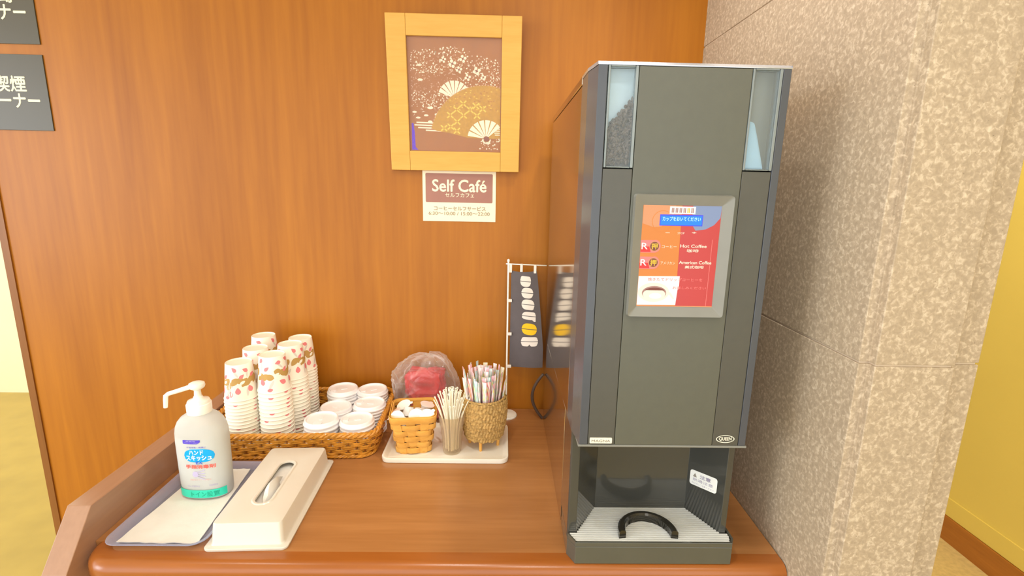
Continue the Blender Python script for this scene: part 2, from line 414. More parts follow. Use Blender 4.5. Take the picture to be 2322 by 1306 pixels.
b = MB(); b.box(-4.5, 2.6, -4.0, 2.6, 1.70, 1.78)
struct(b.build('ceiling', 'ceiling_paint'), 'off-white ceiling over the room', 'ceiling')

# ================================================================== COUNTER
ct = thing('counter', 'brown wooden counter with rounded front edge carrying the coffee things', 'counter', (0.15, -0.3, -0.8))
XL = -0.455
b = MB(); CC = (XL+0.060, -0.566); R0 = 0.024
arc = [(CC[0]-R0*math.cos(math.radians(90*k/8)), CC[1]-R0*math.sin(math.radians(90*k/8))) for k in range(9)]
b.prism([(XL+0.0005, -0.0015), (XL+0.0005, CC[1])] + arc + [(XP-0.0015, -0.590), (XP-0.0015, -0.0015)], 'z', -0.04, 0.0)
b.build('worktop', 'worktop_wood', ct)
b = MB()                              # rounded nosing, swept with a rounded left corner
prof = [(0.0, 0.0)] + [(0.018+0.018*math.sin(math.radians(a)), -0.018+0.018*math.cos(math.radians(a))) for a in range(0, 91, 15)] + \
       [(0.036-0.014*(1-math.cos(math.radians(a))), -0.030-0.014*math.sin(math.radians(a))) for a in range(0, 91, 22)] + [(0.0, -0.044)]
loops = []
for k in range(9):
    a = math.radians(90*k/8); loops.append([(CC[0]-math.cos(a)*(R0+d)+0.0005*math.cos(a), CC[1]-math.sin(a)*(R0+d), z) for d, z in prof])
loops.append([(XP-0.0015, -0.590-d, z) for d, z in prof])
b.loft(loops, 0, True)
b.build('nosing', 'nosing_wood', ct, sharp=60)
b = MB(); b.box(XL+0.0005, XP-0.0015, -0.56, -0.535, -0.8, -0.04)
b.build('front_panel', 'worktop_wood', ct)
b = MB()                              # raised side guard with a slanted front end
b.prism([(0.0, -0.8), (0.0, 0.070), (-0.563, 0.070), (-0.631, -0.016), (-0.631, -0.8)], 'x', -0.497, XL)
tag(b.build('side_guard', 'guard_wood', bevel=0.0012), 'darker raised side board with a slanted end, closing the left end of the counter', 'side board')

# ================================================================== COFFEE MACHINE
mc = thing('coffee_machine', 'tall black coffee machine with a lit red and orange menu panel', 'coffee machine', (0.544, -0.33, 0.0))
XM0, XM1, YF = 0.400, 0.688, -0.633
b = MB(); b.box(XM0, XM1, -0.53, -0.0507, 0.24, 0.806); b.box(XM0, XM1, -0.50, -0.0507, 0.0, 0.24)
b.build('body', 'machine_side', mc, bevel=0.001)
b = MB(); b.box(XM0-0.0008, XM1+0.0008, -0.5295, -0.050, 0.8075, 0.8205)
b.build('lid', 'machine_side', mc, bevel=0.0012)
# housing around the cup niche
b = MB()
b.prism([(0.4005, -0.50), (0.4005, -0.586), (0.403, -0.589), (0.4165, -0.589), (0.463, -0.518), (0.6375, -0.518), (0.6765, -0.589), (0.6865, -0.589), (0.6875, -0.586), (0.6875, -0.50)], 'z', 0.036, 0.2378)
b.build('niche_housing', 'machine_gloss', mc, bevel=0.0008)
b = MB(); b.box(0.515, 0.575, -0.575, -0.530, 0.2, 0.2378); b.lathe([(0.006, 0.0), (0.008, 0.012)], 16, (0.532, -0.552, 0.19), 0, cap0=True); b.lathe([(0.006, 0.0), (0.008, 0.012)], 16, (0.557, -0.552, 0.19), 0, cap0=True)
b.build('spout', 'machine_gloss', mc, bevel=0.003)
# drip tray
b = MB()
b.prism([(0.4005, -0.51), (0.4005, -0.593), (0.4125, -0.616), (0.688, -0.616), (0.695, -0.603), (0.695, -0.571), (0.6875, -0.566), (0.6875, -0.51)], 'z', 0.0, 0.034)
for pa, pb in (((0.4005, -0.593), (0.4125, -0.616)), ((0.4125, -0.616), (0.688, -0.616)), ((0.688, -0.616), (0.695, -0.603)), ((0.695, -0.603), (0.695, -0.571))):
    d = Vector((pb[0]-pa[0], pb[1]-pa[1])).normalized(); nx, ny = -d.y*0.004, d.x*0.004
    b.prism([pa, pb, (pb[0]+nx, pb[1]+ny), (pa[0]+nx, pa[1]+ny)], 'z', 0.034, 0.0425)
b.build('drip_tray', 'machine_base', mc, bevel=0.0008)
b = MB()
n = 17
for i in range(n):
    y = -0.5205 - i*(0.6095-0.5205)/(n-1)
    xl = 0.461 + (y+0.518)*(0.461-0.4165)/(0.072) if y > -0.588 else 0.4045+max(0, (-y-0.595))*0.45
    xr = 0.639 + (-0.518-y)*(0.678-0.639)/(0.072) if y > -0.588 else 0.6895-max(0, (-y-0.600))*0.4
    b.box(xl+0.0008, xr-0.0008, y-0.0015, y+0.0015, 0.0385, 0.0425)
for x in (0.47, 0.545, 0.62): b.box(x-0.001, x+0.001, -0.609, -0.521, 0.034, 0.0385)
gr = b.build('drip_grate', 'grill_steel', mc)
b = MB(); b.prism([(0.463, -0.5195), (0.418, -0.590), (0.414, -0.6115), (0.687, -0.6115), (0.6765, -0.590), (0.6375, -0.5195)], 'z', 0.0335, 0.0346)
b.build('grate_gap_shade', 'black_gap', mc)  # black sheet added so the gaps between the slats look shaded
gr['label'] = 'silver slatted grate'
b = MB()                               # half-round cup guide
c0 = (0.543, -0.600); lo = []
for k in range(25):
    a = math.radians(-6+192*k/24)
    ro, ri = 0.0525, 0.0405
    q = [(ro, 0.0425), (ro, 0.055), (ro-0.003, 0.058), (ri+0.003, 0.058), (ri, 0.055), (ri, 0.0425)]
    lo.append([(c0[0]+r*math.cos(a), c0[1]+r*math.sin(a), z) for r, z in q])
b.loft(lo, 0, False)
b.build('cup_guide', 'ring_black', mc)
# door core with two open hopper cavities
b = MB()
def slab(x0, x1, y0, y1, z0, z1, mi=0): b.box(x0, x1, y0, y1, z0, z1, mi)
slab(0.4075, 0.679, -0.627, -0.531, 0.2385, 0.6755)
slab(0.4640, 0.6240, -0.627, -0.560, 0.6755, 0.8165)
slab(0.4075, 0.6790, -0.560, -0.531, 0.6755, 0.8165)
slab(0.4075, 0.4200, -0.627, -0.560, 0.6755, 0.8165); slab(0.6670, 0.6790, -0.627, -0.560, 0.6755, 0.8165)
dr = b.build('door', 'black_gap', mc)
b = MB()
for s in (0, 1):
    P = [(0.3999, -0.531), (0.3999, -0.586), (0.4067, YF), (0.4198, YF), (0.4198, -0.6265), (0.4078, -0.6265), (0.4078, -0.531)]
    if s: P = [(0.6870, -0.531), (0.6870, -0.586), (0.6787, YF), (0.6674, YF), (0.6674, -0.6265), (0.6787, -0.6265), (0.6787, -0.531)]
    b.prism(P, 'z', 0.2385, 0.8155)
b.build('door_edge', 'machine_edge', dr, origin=mc['_o'], bevel=0.0008)
b = MB(); b.box(0.4642, 0.6238, YF, -0.6265, 0.2385, 0.8150)
b.build('center_panel', 'machine_door', dr, origin=mc['_o'], bevel=0.001)
b = MB(); b.box(0.4204, 0.4636, YF+0.0006, -0.6265, 0.2385, 0.6748)
b.build('side_strip', 'machine_strip', dr, origin=mc['_o'], bevel=0.0008)
b = MB(); b.box(0.6244, 0.6668, YF+0.0006, -0.6265, 0.2385, 0.6748)
b.build('side_strip', 'machine_strip', dr, origin=mc['_o'], bevel=0.0008)
b = MB(); b.prism([(-0.531, 0.8158), (-0.6325, 0.8158), (-0.6325, 0.8172), (-0.628, 0.8212), (-0.531, 0.8212)], 'x', 0.4062, 0.6795); 
b.prism([(0.3995, -0.531), (0.3995, -0.586), (0.4062, -0.632), (0.4062, -0.531)], 'z', 0.8158, 0.8205); b.prism([(0.6874, -0.531), (0.6874, -0.586), (0.6795, -0.632), (0.6795, -0.531)], 'z', 0.8158, 0.8205)
b.build('top_cap', 'cap_chrome', dr, origin=mc['_o'])
b = MB(); b.box(0.4045, 0.6815, -0.6335, -0.6, 0.2345, 0.2383); b.build('lower_lip', 'bezel_grey', dr, origin=mc['_o'], bevel=0.001)
for nm, xa, xb in (('bean', 0.4210, 0.4632), ('powder', 0.6244, 0.6665)):
    z0, z1 = 0.6765, 0.8150
    b = MB(); b.box(xa+0.0005, xb-0.0005, -0.6125, -0.6110, z0, z1); b.box(xa, xa+0.0012, -0.626, -0.611, z0, z1); b.box(xb-0.0012, xb, -0.626, -0.611, z0, z1); b.box(xa, xb, -0.626, -0.611, z0, z0+0.001)
    b.build('hopper_lining', 'hopper_inside' if nm == 'bean' else 'hopper_dark', mc)
    b = MB()
    for x0, x1 in ((xa, xa+0.0028), (xb-0.0040, xb)): b.box(x0, x1, YF-0.0006, -0.6235, z0, z1)
    b.box(xa+0.0036, xb-0.0048, YF-0.0004, -0.6235, z0, z0+0.0016); b.box(xa+0.0036, xb-0.0048, YF-0.0004, -0.6235, z1-0.0015, z1)
    wf = b.build('hopper_window_frame', 'clear_edge', mc, bevel=0.0005)
    b = MB(); b.box(xa+0.0036, xb-0.0048, -0.6318, -0.6298, z0+0.0016, z1-0.0015)
    b.build('hopper_pane', 'hopper_pane', wf, origin=mc['_o'])
# heap of roasted beans behind the left window: rough sloping mound
b = MB(); nx, nz = 14, 8
for k in range(330):
    x = random.uniform(0.4262, 0.4610); y = -0.6250+random.random()**2*0.008
    top = 0.735+(x-0.4262)/0.0348*0.042
    z = random.uniform(0.682, top)
    R3 = Matrix.Rotation(random.uniform(0, 6.28), 3, 'Z') @ Matrix.Rotation(random.uniform(0, 6.28), 3, 'X')
    lp = []
    for zz, rr in ((-1, 0.15), (-0.6, 0.8), (0, 1), (0.6, 0.8), (1, 0.15)):
        lp.append([tuple(Vector((x, y, z)) + R3 @ Vector((0.0026*rr*math.cos(a*PI/3), 0.0019*rr*math.sin(a*PI/3), 0.0038*zz))) for a in range(6)])
    b.loft(lp, 0, True)
bean = b.build('coffee_beans', 'beans', mc, recalc=False); bean['kind'] = 'stuff'
b = MB(); b.prism([(0.4225, 0.678), (0.4615, 0.678), (0.4615, 0.770), (0.4225, 0.728)], 'y', -0.6205, -0.6128)
b.build('bean_mound', 'beans', mc)
b = MB(); b.prism([(0.6262, 0.678), (0.6580, 0.678), (0.6515, 0.700), (0.6450, 0.722), (0.6380, 0.744), (0.6262, 0.747)], 'y', -0.6270, -0.6128)
b.build('milk_powder', 'powder', mc, bevel=0.003)
# menu bezel and backlit menu
o_, i_ = rrect(0.4678, 0.6162, 0.4552, 0.6405, 0.004, 3), rrect(0.4830, 0.5992, 0.4714, 0.6243, 0.0005, 3)
o2 = rrect(0.4692, 0.6148, 0.4566, 0.6391, 0.004, 3)
b = MB(); b.loft([[(x, YF+0.0008, z) for x, z in o_], [(x, YF-0.0075, z) for x, z in o2], [(x, YF-0.0012, z) for x, z in i_], [(x, YF+0.0008, z) for x, z in i_]], 0, False, False, False)
b.build('menu_bezel', 'bezel_grey', dr, origin=mc['_o'])
Lm = ['lit_orange', 'lit_red', 'lit_white', 'lit_blue', 'lit_indigo', 'lit_cyan', 'lit_cream', 'lit_yellow', 'lit_brown', 'lit_coffee', 'lit_slate', 'lit_hot', 'lit_pink', 'lit_orange_pale', 'lit_red_pale', 'banner_cloth']
b = MB()
lay = lambda k: (lambda x, z: (x, YF-0.0014-0.00012*k, z))
b.box(0.483, 0.5992, YF-0.0012, YF+0.0005, 0.4714, 0.6243, 0)
shape(b, [(0.5424, 0.4725), (0.5992, 0.4725), (0.5992, 0.6243), (0.5405, 0.6243)], lay(1), 1)
shape(b, rc(0.483, 0.5992, 0.4714, 0.4728), lay(2), 13)
shape(b, [(0.5890, 0.4728), (0.5897, 0.4728), (0.5902, 0.575), (0.5895, 0.575)], lay(2), 12)
# pale reflections in the screen glass, painted as lit shapes behind the header
shape(b, [(0.483, 0.5975), (0.4835, 0.6243), (0.531, 0.6243), (0.528, 0.606), (0.512, 0.5935), (0.500, 0.592)], lay(2), 13)
shape(b, [(0.5565, 0.6243), (0.5992, 0.6243), (0.5985, 0.607), (0.590, 0.5965), (0.578, 0.590), (0.563, 0.588), (0.5565, 0.5975)], lay(2), 10)
ring2(b, ell(0.513, 0.601, 0.0160, 0.0160), ell(0.513, 0.601, 0.0150, 0.0150), lay(3), 0)
shape(b, rc(0.5222, 0.5605, 0.6120, 0.6228), lay(4), 2)
for i in range(6):
    x = 0.5250+i*0.0058
    col = 7 if i == 4 else 9
    for hx in (0, 0.0021):
        shape(b, rc(x+hx, x+hx+0.0016, 0.6138, 0.6208), lay(5), col)
shape(b, rc(0.5085, 0.5724, 0.5945, 0.6110), lay(5), 4); shape(b, rc(0.5098, 0.5712, 0.5957, 0.6092), lay(6), 3)
write(b, 'カップをおいてください', 0.5125, 0.5690, 0.6018, 0.6078, lay(7), 5, bold=0.02)
shape(b, rc(0.5185, 0.5248, 0.5838, 0.5845), lay(5), 6); write(b, 'STOP', 0.5365, 0.5469, 0.5824, 0.5852, lay(5), 6)
shape(b, rc(0.5580, 0.5645, 0.5844, 0.5852), lay(5), 6); shape(b, rc(0.5608, 0.5617, 0.5833, 0.5862), lay(5), 6)
for zc, jp, xe, en, ex0, ex1, cn, cx0, cx1 in ((0.5637, 'コーヒー', 0.5370, 'Hot Coffee', 0.5422, 0.5819, '咖啡', 0.5530, 0.5704), (0.5390, 'アメリカン', 0.5364, 'American Coffee', 0.5426, 0.5914, '美式咖啡', 0.5519, 0.5806)):
    shape(b, [(0.4832, zc-0.0096), (0.502, zc-0.0096)] + ell(0.5036, zc, 0.0093, 0.0096, 12, -80, 80) + [(0.502, zc+0.0090), (0.4832, zc+0.0090)], lay(3), 12)
    shape(b, [(0.4832, zc-0.0088), (0.4985, zc-0.0088), (0.4962, zc-0.0005), (0.4832, zc-0.0005)], lay(4), 11)
    shape(b, ell(0.5037, zc, 0.0076, 0.0076), lay(5), 13); shape(b, ell(0.5037, zc, 0.0066, 0.0066), lay(6), 8)
    write(b, '押', 0.4992, 0.5082, zc-0.0045, zc+0.0045, lay(7), 7, bold=0.03)
    write(b, 'R', 0.4843, 0.4932, zc-0.0045, zc+0.0048, lay(7), 2, bold=0.01)
    write(b, jp, 0.5146, xe, zc-0.0024, zc+0.0020, lay(5), 6)
    write(b, en, ex0, ex1, zc-0.0012, zc+0.0034, lay(5), 6, bold=0.025)
    write(b, cn, cx0, cx1, zc-0.0082, zc-0.0036, lay(5), 6, bold=0.02)
shape(b, [(0.4832, 0.4736), (0.5425, 0.4741), (0.5440, 0.4985), (0.5457, 0.4988), (0.5457, 0.5188), (0.4832, 0.5180)], lay(4), 2)
shape(b, ell(0.5075, 0.4935, 0.0240, 0.0150), lay(5), 6)
shape(b, ell(0.5085, 0.4925, 0.0187, 0.0108), lay(6), 9); shape(b, ell(0.5085, 0.4905, 0.0172, 0.0088), lay(7), 6); shape(b, ell(0.5105, 0.4880, 0.0095, 0.0045), lay(8), 2)
shape(b, ell(0.5090, 0.4958, 0.0150, 0.0050, 24, 10, 170), lay(8), 8)
shape(b, [(0.527, 0.497), (0.534, 0.493), (0.540, 0.484), (0.538, 0.483), (0.532, 0.490), (0.526, 0.492)], lay(6), 6)
write(b, '挽きたてドリップコーヒーを', 0.4975, 0.5804, 0.5113, 0.5160, lay(6), 12, bold=0.015)
write(b, 'お楽しみください', 0.5362, 0.5872, 0.4990, 0.5034, lay(6), 12, bold=0.015)
sc_ = b.build('menu_display', Lm, dr, origin=mc['_o'], recalc=False); sc_['label'] = 'lit menu panel in red and orange'
# badges and caution sticker
b = MB(); b.prism(rrect(0.4233, 0.4594, 0.2412, 0.2508, 0.0012, 3), 'y', YF-0.0012, YF+0.0007, 0)
write(b, 'MAGNA', 0.4262, 0.4566, 0.2437, 0.2478, lambda x, z: (x, YF-0.0014, z), 1, bold=0.02)
b.build('name_plate', ['badge_cream', 'badge_text'], mc)
b = MB(); ring2(b, ell(0.6447, 0.2507, 0.0152, 0.0068), ell(0.6447, 0.2507, 0.0138, 0.0056), lambda x, z: (x, YF-0.0004, z), 0)
write(b, 'QUEEN', 0.6345, 0.6550, 0.2473, 0.2541, lambda x, z: (x, YF-0.0004, z), 0, bold=0.03)
b.build('oval_badge', 'badge_cream', mc)
dv = Vector((0.039, -0.071, 0)).normalized(); nv = Vector((dv.y, -dv.x, 0)); A0 = Vector((0.6400, -0.5225, 0))
def onwall(k): return lambda u, z: tuple(A0 + dv*u + nv*(0.0005+0.0002*k) + Vector((0, 0, z)))
if nv.x > 0: nv = -nv
b = MB(); sl = 0.185
skew = lambda pts: [(u, z+u*sl) for u, z in pts]
shape(b, skew(rrect(0.0015, 0.0605, 0.0995, 0.1295, 0.005, 4)), onwall(0), 0)
W = lambda k: (lambda u, z: onwall(k)(u, z+u*sl))
shape(b, [(0.008, 0.1165), (0.017, 0.1165), (0.0125, 0.1245)], W(1), 2)
write(b, '注意', 0.0235, 0.0470, 0.1170, 0.1245, W(1), 1, bold=0.02)
write(b, '熱湯注意', 0.0085, 0.0525, 0.1085, 0.1145, W(1), 1)
write(b, 'やけどにご注意ください', 0.0070, 0.0550, 0.1025, 0.1058, W(1), 1)
b.build('caution_sticker', ['sticker_white', 'sticker_text', 'badge_text'], mc, recalc=False)

# ================================================================== POWER CABLE
b = MB(); pts = []
for k in range(25):
    t = -1+2*k/24
    pts.append((0.3968-0.0300*(1-abs(t)**1.9), -0.066, 0.0695+0.066*t))
b.tube(pts, 0.0042, 10)
tag(b.build('power_cable', 'cable_black'), 'dark power cable bowed out beside the coffee machine', 'cable')

# ================================================================== FRAMED ARTWORK (leans forward)
fr = thing('picture_frame', 'pale wooden frame around a folding fan design hung on the veneer wall', 'picture frame', (0.1485, -0.003, 0.685), local=True)
fr.rotation_euler = (math.radians(5.0), 0, 0)
FX = lambda x: (x-0.1485)*0.987
FZ = lambda z: (z-0.685)*0.98
D0 = -0.016
for nm, x0, x1, z0, z1 in (('stile', -0.0215, 0.0285, 0.685, 1.065), ('stile', 0.2690, 0.3185, 0.685, 1.065), ('rail', 0.0288, 0.2687, 0.685, 0.7355), ('rail', 0.0288, 0.2687, 1.0148, 1.065)):
    b = MB(); b.box(FX(x0), FX(x1), D0, 0, FZ(z0), FZ(z1)); b.build(nm, 'frame_wood', fr, bevel=0.0012)
b = MB(); Am = ['art_brown', 'art_cream', 'art_gold', 'art_yellow', 'art_maroon', 'glass_glint_violet', 'art_fine']
al = lambda k: (lambda x, z: (FX(x), -0.0060-0.00015*k, FZ(z)))
b.box(FX(0.0288), FX(0.2687), -0.006, -0.001, FZ(0.7355), FZ(1.0148), 0)
def inside(x, z): return 0.0345 < x < 0.2665 and 0.739 < z < 1.012
def dots(n, fz, mi, r0, r1, k=1):
    c = 0
    while c < n:
        x, z = random.uniform(0.036, 0.266), random.uniform(0.74, 1.0)
        if not fz(x, z): continue
        r = random.uniform(r0, r1); shape(b, ell(x, z, r, r, 8), al(k), mi); c += 1
top = lambda x: 0.984 + 0.010*math.exp(-((x-0.14)/0.05)**2) - 0.0*x - max(0, x-0.16)*0.22
gold_c, gold_R = (0.2251, 0.7600), 0.1430
def in_gold(x, z): return (x-gold_c[0])**2+(z-gold_c[1])**2 < (gold_R*0.985)**2
dots(420, lambda x, z: 0.86 < z < top(x) and not in_gold(x, z), 6, 0.0007, 0.0015)
dots(190, lambda x, z: 0.93 < z < top(x), 1, 0.0010, 0.0021)
dots(110, lambda x, z: 0.845 < z < 0.885 and x < 0.14 and not in_gold(x, z), 1, 0.0009, 0.0018)
dots(60, lambda x, z: 0.89 < z < 0.935 and x > 0.17 and not in_gold(x, z), 1, 0.0009, 0.0020)
dots(34, lambda x, z: 0.741 < z < 0.770 and x > 0.212, 1, 0.0009, 0.0021, 6)
for x, z, s in ((0.143, 0.953, .011), (0.160, 0.939, .009), (0.205, 0.937, .011), (0.182, 0.921, .009), (0.120, 0.962, .008), (0.17, 0.965, .010), (0.222, 0.922, .008)):
    for k in range(4):
        a = k*PI/2+0.3; shape(b, ell(x+math.cos(a)*s*0.6, z+math.sin(a)*s*0.6, s*0.36, s*0.36, 10), al(2), 1)
    shape(b, ell(x, z, s*0.22, s*0.22, 8), al(3), 4)
for k in range(34):                       # curled wisps
    x, z = random.uniform(0.045, 0.165), random.uniform(0.915, 0.955)
    if k > 16: x, z = random.uniform(0.04, 0.11), random.uniform(0.815, 0.858)
    a = random.uniform(0, PI); L = random.uniform(0.004, 0.010)
    d = (math.cos(a)*L, math.sin(a)*L*0.6); q = (-d[1]*0.12, d[0]*0.12)
    shape(b, [(x-d[0], z-d[1]), (x+q[0], z+q[1]+0.002), (x+d[0], z+d[1]), (x-q[0], z-q[1]+0.002)], al(1), 1 if k % 3 else 6)
for x, z, rx in ((0.084, 0.845, .008), (0.043, 0.834, .006), (0.073, 0.826, .006), (0.052, 0.820, .006), (0.102, 0.829, .007), (0.104, 0.822, .005), (0.083, 0.811, .006), (0.058, 0.948, .006), (0.068, 0.931, .004), (0.060, 0.913, .007)):
    shape(b, ell(x, z, rx, rx*0.42, 14), al(2), 1)
for z, x0 in ((0.8080, 0.0470), (0.8015, 0.0415), (0.7950, 0.0510), (0.7885, 0.0710)):
    shape(b, [(x0, z-0.0014), (0.112, z-0.0030), (0.112, z+0.0006), (x0, z+0.0018)], al(1), 1)
# great golden fan
gp = [p for p in ell(gold_c[0], gold_c[1], gold_R, gold_R, 60, 15, 190)]
gp = [(min(p[0], 0.2668), p[1]) for p in gp if p[0] < 0.30]
poly = [(0.1013, 0.7872)] + [p for p in reversed(gp) if p[1] > 0.788 and (p[0] < 0.2667 or p[1] > 0.85)] + [(0.2667, 0.770), (0.1815, 0.7718), (0.1300, 0.7835)]
shape(b, poly, al(3), 2)
for p in gp:
    if p[1] > 0.79 and p[0] < 0.266: shape(b, ell(p[0], p[1], 0.0014, 0.0014, 6), al(4), 6)
for k in range(70):                       # fine seigaiha flecks on the gold
    x, z = random.uniform(0.13, 0.265), random.uniform(0.84, 0.90)
    if in_gold(x, z) and inside(x, z): shape(b, ell(x, z, 0.0022, 0.0010, 8), al(4), 0 if k % 2 else 3)
for x, z in ((0.170, 0.857), (0.153, 0.842), (0.188, 0.842), (0.171, 0.828), (0.154, 0.812), (0.137, 0.799), (0.153, 0.789), (0.119, 0.795), (0.221, 0.845), (0.203, 0.852), (0.136, 0.828), (0.206, 0.828)):
    for sx in (1, -1):
        for t0, t1 in ((0.10, 0.48), (-0.48, -0.10)):
            e = 0.017
            p0, p1 = (x+sx*e*t0, z+e*t0*0.9), (x+sx*e*t1, z+e*t1*0.9)
            shape(b, [(p0[0]-0.0012, p0[1]+0.0012*sx), (p0[0]+0.0012, p0[1]-0.0012*sx), (p1[0]+0.0012, p1[1]-0.0012*sx), (p1[0]-0.0012, p1[1]+0.0012*sx)], al(5), 3)
# brown ground below the golden fan
shape(b, [(0.0288, 0.7356), (0.209, 0.7356), (0.206, 0.7640), (0.1815, 0.7705), (0.1013, 0.7862), (0.0700, 0.7862), (0.0288, 0.7862)], al(2), 0)
shape(b, [(0.0335, 0.738), (0.0500, 0.738), (0.0430, 0.745), (0.0420, 0.780), (0.0390, 0.806), (0.0345, 0.806)], al(3), 5)  # violet reflection in the picture glass, painted onto the artwork
def hand_fan(cx, cz, r0, R, a0, a1, n, k, squash=1.0):
    for i in range(n):
        s0, s1 = a0+(a1-a0)*i/n, a0+(a1-a0)*(i+0.80)/n
        P = [(cx+R*math.cos(math.radians(a)), cz+R*squash*math.sin(math.radians(a))) for a in (s0, (s0+s1)/2, s1)]
        Q = [(cx+r0*math.cos(math.radians(a)), cz+r0*squash*math.sin(math.radians(a))) for a in (s1, s0)]
        P = [(min(p[0], 0.2667), p[1]) for p in P]; shape(b, P+Q, al(k), 1)
hand_fan(0.1474, 0.8700, 0.006, 0.0430, 36, 164, 7, 2)
b.add([], [])
hand_fan(0.2300, 0.7700, 0.007, 0.0490, 38, 176, 7, 7, 0.97)
ring2(b, ell(0.2300, 0.7700, 0.0515, 0.050, 24), ell(0.2300, 0.7700, 0.0500, 0.0485, 24), lambda x, z: al(6)(min(x, 0.2667), max(z, 0.7700)), 2)
shape(b, ell(0.2310, 0.7700, 0.0075, 0.0065, 10), al(8), 4)
for k in range(9):
    a0 = math.radians(195+150*k/8); shape(b, ell(0.2310+0.0105*math.cos(a0), 0.7690+0.0105*math.sin(a0), 0.0016, 0.0030, 8), al(7), 1)
for z in (0.795, 0.790, 0.785, 0.780): shape(b, rc(0.2490 + (0.797-z)*0.25, 0.2667, z-0.0010, z+0.0014), al(6), 1)
b.build('fan_artwork', Am, fr, recalc=False)
b = MB(); b.box(FX(0.0288), FX(0.2687), -0.0095, -0.0082, FZ(0.7355), FZ(1.0148)); b.build('picture_glass', 'picture_glass', fr)

# ================================================================== SIGNS
sg = thing('cafe_sign', 'laminated white sign with opening hours hung under the picture frame', 'sign', (0.157, 0.0, 0.62))
b = MB(); b.box(0.0585, 0.2560, -0.0014, 0.0, 0.5497, 0.690, 0)
b.build('laminated_sheet', 'sign_paper', sg)
b = MB(); P = lambda x, z: (x, -0.0017, z)
shape(b, rrect(0.0665, 0.2475, 0.6005, 0.6775, 0.003, 3), P, 0)
b.build('title_panel', 'sign_panel', sg)
b = MB(); P = lambda x, z: (x, -0.0020, z)
write(b, 'Self Café', 0.0850, 0.2300, 0.6295, 0.6610, P, 0, bold=0.03); write(b, 'セルフカフェ', 0.1195, 0.1975, 0.6150, 0.6260, P, 0, bold=0.01)
b.build('title_lettering', 'sign_paper', sg)
b = MB(); write(b, 'コーヒーセルフサービス', 0.0885, 0.2290, 0.5790, 0.5905, P, 0, bold=0.012); write(b, '6:30～10:00 / 15:00～22:00', 0.0740, 0.2400, 0.5665, 0.5755, P, 0, bold=0.006)
b.build('hours_lettering', 'sign_brown_text', sg)
for nm, lab, z0, z1, t1 in (('top', 'dark grey wall sign in the upper left corner, cut off by the picture edge', 0.9735, 1.158, '新聞'), ('low', 'dark grey wall sign for the smoking corner, below another grey sign', 0.7645, 0.9490, '喫煙')):
    s_ = thing('wall_sign', lab, 'sign', (-0.988, 0.0, z0), group='grey corner signs on the veneer wall')
    b = MB(); b.box(-1.080, -0.8965, -0.003, 0.0, z0, z1); b.build('plate', 'sign_grey', s_, bevel=0.0005)
    b = MB(); P = lambda x, z: (x, -0.0033, z); zc = z0+0.0
    write(b, t1, -1.0270, -0.9490, zc+0.0950, zc+0.1330, P, 0, bold=0.025); write(b, 'コーナー', -1.0560, -0.9200, zc+0.0560, zc+0.0900, P, 0, bold=0.03)
    b.build('lettering', 'sign_text', s_)

# ================================================================== MINI BANNER
fl = thing('banner_stand', 'small table banner on a white pole with a vertical bean shaped logo', 'banner', (0.2945, -0.046, 0.0))
b = MB(); b.lathe([(0.0001, 0.0), (0.031, 0.0), (0.0315, 0.003), (0.029, 0.006), (0.006, 0.009), (0.0001, 0.0095)], 36, (0.2945, -0.046, 0.0)); b.build('base', 'pole_white', fl)
b = MB(); b.tube([(0.2945, -0.046, 0.006), (0.2935, -0.046, 0.447)], 0.0024, 10); b.lathe([(0.0001, 0.006), (0.003, 0.0045), (0.0036, 0.002), (0.003, -0.002), (0.0001, -0.003)], 14, (0.2935, -0.046, 0.449)); b.build('pole', 'pole_white', fl)
b = MB(); b.tube([(0.2870, -0.046, 0.4415), (0.3975, -0.0465, 0.4385)], 0.0016, 8); b.build('crossbar', 'pole_white', fl)
def bend(x, z, off=0.0):
    return (x, -0.047 + 0.0035*math.sin((x-0.30)*55+z*7) - off, z)
b = MB(); nx, nz = 12, 22; vv = []
for j in range(nz+1):
    t = j/nz; z = 0.4235 + (0.1475-0.4235)*t
    xl = 0.3015; xr = 0.3710 + 0.0240*min(1, t*1.25)**0.9
    for i in range(nx+1):
        zz = z - (0.003*math.sin(i/nx*PI) if j == 0 else 0)
        vv.append(bend(xl+(xr-xl)*i/nx, zz))
n1 = len(vv); vv += [(x, y+0.0006, z) for x, y, z in vv]
ff = [(j*(nx+1)+i, j*(nx+1)+i+1, (j+1)*(nx+1)+i+1, (j+1)*(nx+1)+i) for j in range(nz) for i in range(nx)]
b.add(vv, ff + [tuple(n1+k for k in reversed(f)) for f in ff], 0, True)
ban = b.build('banner_cloth', 'banner_cloth', fl, recalc=False)
b = MB()
def half(cx, z0, s_, hw, H, fn, mi, sl_):
    """half of a letter: a strip of quads between the slit line and an outline, following the cloth"""
    n = 16; v = []
    for i in range(n+1):
        q = -1+2*i/n; x = cx+hw*q
        for zz in (z0, z0+s_*H*0.5*fn(q), z0+s_*H*fn(q)): v.append(bend(x, zz-(x-cx)*sl_, 0.0011))
    b.add(v, [(3*i+j, 3*i+3+j, 3*i+4+j, 3*i+1+j) for i in range(n) for j in (0, 1)], mi)
